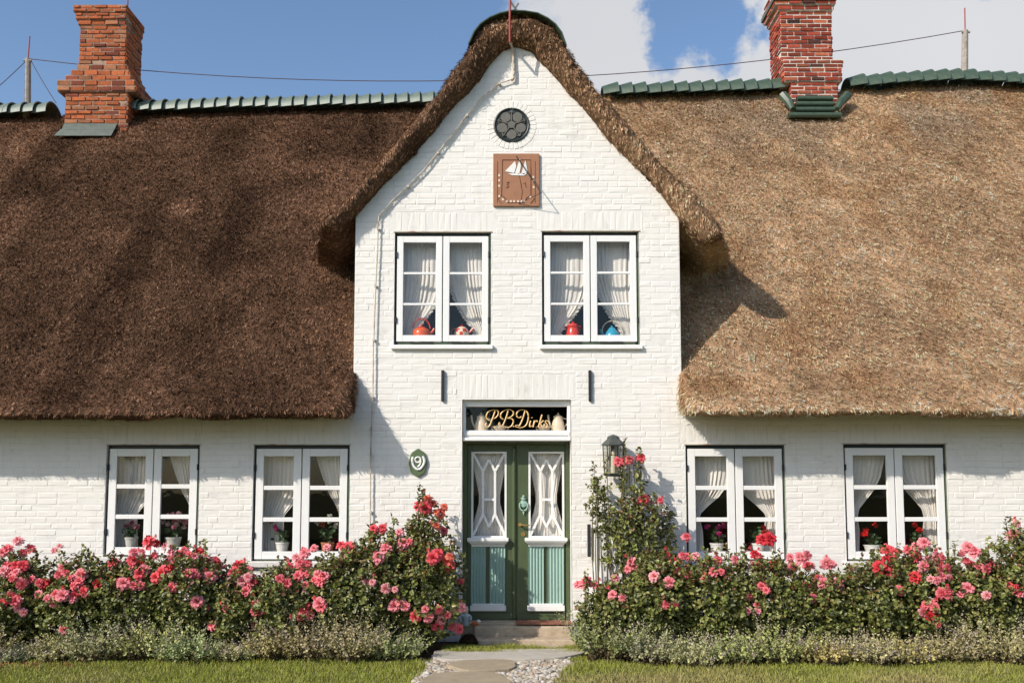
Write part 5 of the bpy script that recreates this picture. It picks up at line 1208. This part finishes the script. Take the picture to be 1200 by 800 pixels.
xs = [-1.22, -1.62, -2.02, -2.4, -2.85, -3.3, -3.72, -4.2, -4.62, -5.05, -5.5, -6.0, -6.5]; hs = [.26, .46, .50, .38, .18, .30, .50, .42, .26, .16, .36, .34, .34]
for i, (x, h) in enumerate(zip(xs, hs)): catmint(x, -1.12 + random.uniform(-.10, .06) + (.06 if i == 0 else 0), random.uniform(.34, .46), h, 'grey green catmint clump, %s from the path on the left side' % ordn(i), 170)
xs = [.98, 1.38, 1.8, 2.22, 2.66, 3.1, 3.55, 4.0, 4.46, 4.92, 5.4, 5.9, 6.4]; hs = [.48, .38, .24, .32, .38, .24, .34, .22, .34, .42, .32, .3, .3]
for i, (x, h) in enumerate(zip(xs, hs)): catmint(x, -1.26 + random.uniform(-.10, .08) + (0 if i else .2), random.uniform(.34, .46), h, 'grey green catmint clump, %s from the path on the right side' % ordn(i), 170)
# small orange flower spike in the lawn
c = gpt(406, 778); m = MB(); m.tube([(c[0], c[1], 0), (c[0] - .01, c[1], .12), (c[0] - .03, c[1], .22)], .004, 5); t = empty('flower_stalk', (c[0], c[1], 0), 'single thin stalk with tiny orange red blossoms standing in the left lawn', 'flower'); obj('stem', m, M['stem'], t, (c[0], c[1], 0))
for (dx, z) in ((-.03, .22), (-.028, .20), (-.012, .11), (-.005, .085)):
    V, F, C = flower_ball((c[0] + dx, c[1] - .005, z), .016, (.70, .12, .03), 14); me = mesh_np('blossom', V - np.array([c[0], c[1], 0]), F, [M['petal']], C); o = bpy.data.objects.new('blossom', me); link(o, t, (c[0], c[1], 0))
# ------------------------------------------------------------------ grass and pebbles
pl0, pl1 = gpt(484, 800), gpt(506, 772); pr0, pr1 = gpt(652, 800), gpt(672, 777)
def inpath(x, y):
    xl = pl1[0] + (pl0[0] - pl1[0]) * (y - pl1[1]) / (pl0[1] - pl1[1]); xr = pr1[0] + (pr0[0] - pr1[0]) * (y - pr1[1]) / (pr0[1] - pr1[1])
    e = .05 * (vnoise(np.stack([x, y, x * 0], 1), 5, 3) - .5) * 2
    return (x > xl + e) & (x < xr - .02 + e) & (y < -.86)
NG = 210000
gx = rng.uniform(-7.3, 7.6, NG); gy = -1.0 - 3.6 * rng.random(NG) ** 1.35
edge_ = -1.42 + .07 * np.sin(gx * 3.1) + .05 * np.sin(gx * 7.7) + .16 * (gx < 0)
k1 = ~inpath(gx, gy) & ((gy < edge_ + .06) | ((gx > -.75) & (gx < .78)))
st_x = rng.uniform(-.75, .82, 9000); st_y = rng.uniform(-.88, -.52, 9000); k2 = (st_y > -.86) 
gx = np.concatenate([gx[k1], st_x[k2]]); gy = np.concatenate([gy[k1], st_y[k2]])
P2 = np.stack([gx, gy, np.zeros(len(gx))], 1)
bare = (np.hypot((gx + 5.2) / .6, (gy + 1.45) / .14) < 1) & (rng.random(len(gx)) < .8); P2 = P2[~bare]; n = len(P2)
dry = np.clip((vnoise(P2, 1.2, 31) - .46) * 2.2, 0, 1) * np.clip((-P2[:, 1] - 1.3) / .7, .1, 1); tall = vnoise(P2, 4, 33)
D = rdir(n) * .55 + np.array([0, 0, 1.0]); D /= np.linalg.norm(D, axis=1, keepdims=True)
H = (.020 + .028 * tall) * rng.uniform(.6, 1.5, n); H[(P2[:, 1] > -.9)] *= 1.5; H[(P2[:, 1] < edge_[0]) & (P2[:, 1] > -1.75)] *= 1.25
Sd = np.cross(D, rdir(n)); Sd /= np.linalg.norm(Sd, axis=1, keepdims=True); wd = .0040
V = np.stack([P2 - Sd * wd, P2 + Sd * wd, P2 + D * H[:, None] + Sd * wd * .35, P2 + D * H[:, None] - Sd * wd * .35], 1).reshape(-1, 3)
C = (np.array([.31, .335, .058])[None] * (1 - dry[:, None]) + np.array([.42, .35, .15])[None] * dry[:, None]) * rng.uniform(.6, 1.35, (n, 1))
st = rng.random(n) < .08; C[st] = np.array([.36, .31, .17])
me = mesh_np('grass', V, np.arange(n * 4).reshape(-1, 4), [M['grass']], np.repeat(C, 4, 0)); o = bpy.data.objects.new('grass', me); link(o, None, (0, 0, 0)); struct(o, 'stuff')
ico = bmesh.new(); bmesh.ops.create_icosphere(ico, subdivisions=2, radius=1); iv = np.array([v.co[:] for v in ico.verts]); ifc = np.array([[v.index for v in f.verts] for f in ico.faces]); ico.free()
Vs = []; Fs = []; Cs = []; nb_ = 0
cnt = 0
while cnt < 1700:
    x, y = random.uniform(-1.35, .75), random.uniform(-3.0, -.93)
    if not inpath(np.array([x]), np.array([y]))[0]: continue
    cnt += 1; s = random.uniform(.014, .040); R3 = np.array(Euler((random.uniform(-.3, .3), random.uniform(-.3, .3), random.uniform(0, 6))).to_matrix())
    v = iv * np.array([s, s * random.uniform(.6, .9), s * random.uniform(.4, .6)]); v = v * (1 + .12 * (vnoise(v * 60 + cnt, 1, 2)[:, None] - .5)); v = v @ R3.T + np.array([x, y, .010 + s * .12])
    c = random.choice(((.62, .59, .55), (.55, .52, .47), (.66, .64, .62), (.50, .44, .37), (.46, .36, .28), (.58, .52, .45))); c = np.array(c) * random.uniform(.55, .85) * np.array([1.0, .96, .88])
    Vs.append(v); Fs.append(ifc + nb_); Cs.append(np.tile(c, (len(v), 1))); nb_ += len(v)
me = mesh_np('pebbles', np.vstack(Vs), np.vstack(Fs), [M['pebble']], np.vstack(Cs), True); o = bpy.data.objects.new('pebbles', me); link(o, None, (0, 0, 0)); struct(o, 'stuff')
# fallen leaves at the left bed edge
n_ = 260; P = np.stack([rng.normal(-5.1, .5, n_), rng.normal(-1.48, .09, n_), np.full(n_, .03)], 1); V, F = leaves(P, rdir(n_) * np.array([1, 1, .3]), rdir(n_) * .4 + np.array([0, 0, 1]), .045, .028)
C = np.repeat(np.array([[.26, .10, .045]]) * rng.uniform(.6, 1.5, (n_, 1)), 6, 0); me = mesh_np('fallen_leaves', V, F, [M['leaf']], C); o = bpy.data.objects.new('fallen_leaves', me); link(o, None, (0, 0, 0)); struct(o, 'stuff')
# ------------------------------------------------------------------ garden trees facing the house (seen mirrored in the panes)
n_ = 3600; lob = rdir(9) * np.array([1.5, 1.5, 1.5]) * rng.uniform(.5, 1, (9, 1)) + np.array([0, 0, 4.4]); q = rng.integers(0, 9, n_)
P = lob[q] + rdir(n_) * (1.25 * rng.random((n_, 1)) ** .4); V, F = leaves(P, rdir(n_), rdir(n_), .26, .20)
cme = mesh_np('crown', V, F, [M['leaf']], np.repeat(np.array([[.06, .085, .03]]) * rng.uniform(.6, 1.4, (n_, 1)), 6, 0))
m = MB(); m.tube([(0, 0, 0), (.05, 0, 1.6), (0, .1, 3.2), (.1, 0, 4.6)], [.2, .15, .11, .05], 8)
for k in range(6):
    a = k * 1.05; m.tube([(0, .05, 2.2 + k * .25), (.8 * math.cos(a), .8 * math.sin(a), 3.3 + k * .2), (1.4 * math.cos(a), 1.4 * math.sin(a), 4.2 + k * .15)], [.07, .045, .02], 6)
t0 = None
for i, (x, y, s) in enumerate(((-21, -22, 1.25), (-15, -25, 1.1), (-9.5, -23, 1.3), (-4, -26, 1.05), (1.5, -24, 1.2), (7, -23, 1.35), (12.5, -25, 1.1), (18.5, -22, 1.3))):
    t = empty('garden_tree', (x, y, 0), 'leafy tree across the garden facing the house, ' + ('leftmost', 'second from the left', 'third from the left', 'fourth from the left', 'fourth from the right', 'third from the right', 'second from the right', 'rightmost')[i] + ' of the row', 'tree', 'trees across the garden')
    t.rotation_euler = (0, 0, i * 1.3); t.scale = (s, s, s)
    if i == 0: tr0 = obj('trunk', m, M['wood'], t, (x, y, 0)); tr0.data.transform(Matrix.Translation((x, y, 0))); tr = tr0
    else: tr = tr0.copy(); COL.objects.link(tr); tr.parent = t
    o = bpy.data.objects.new('crown', cme); link(o, t, (x, y, 0))
print('done build')
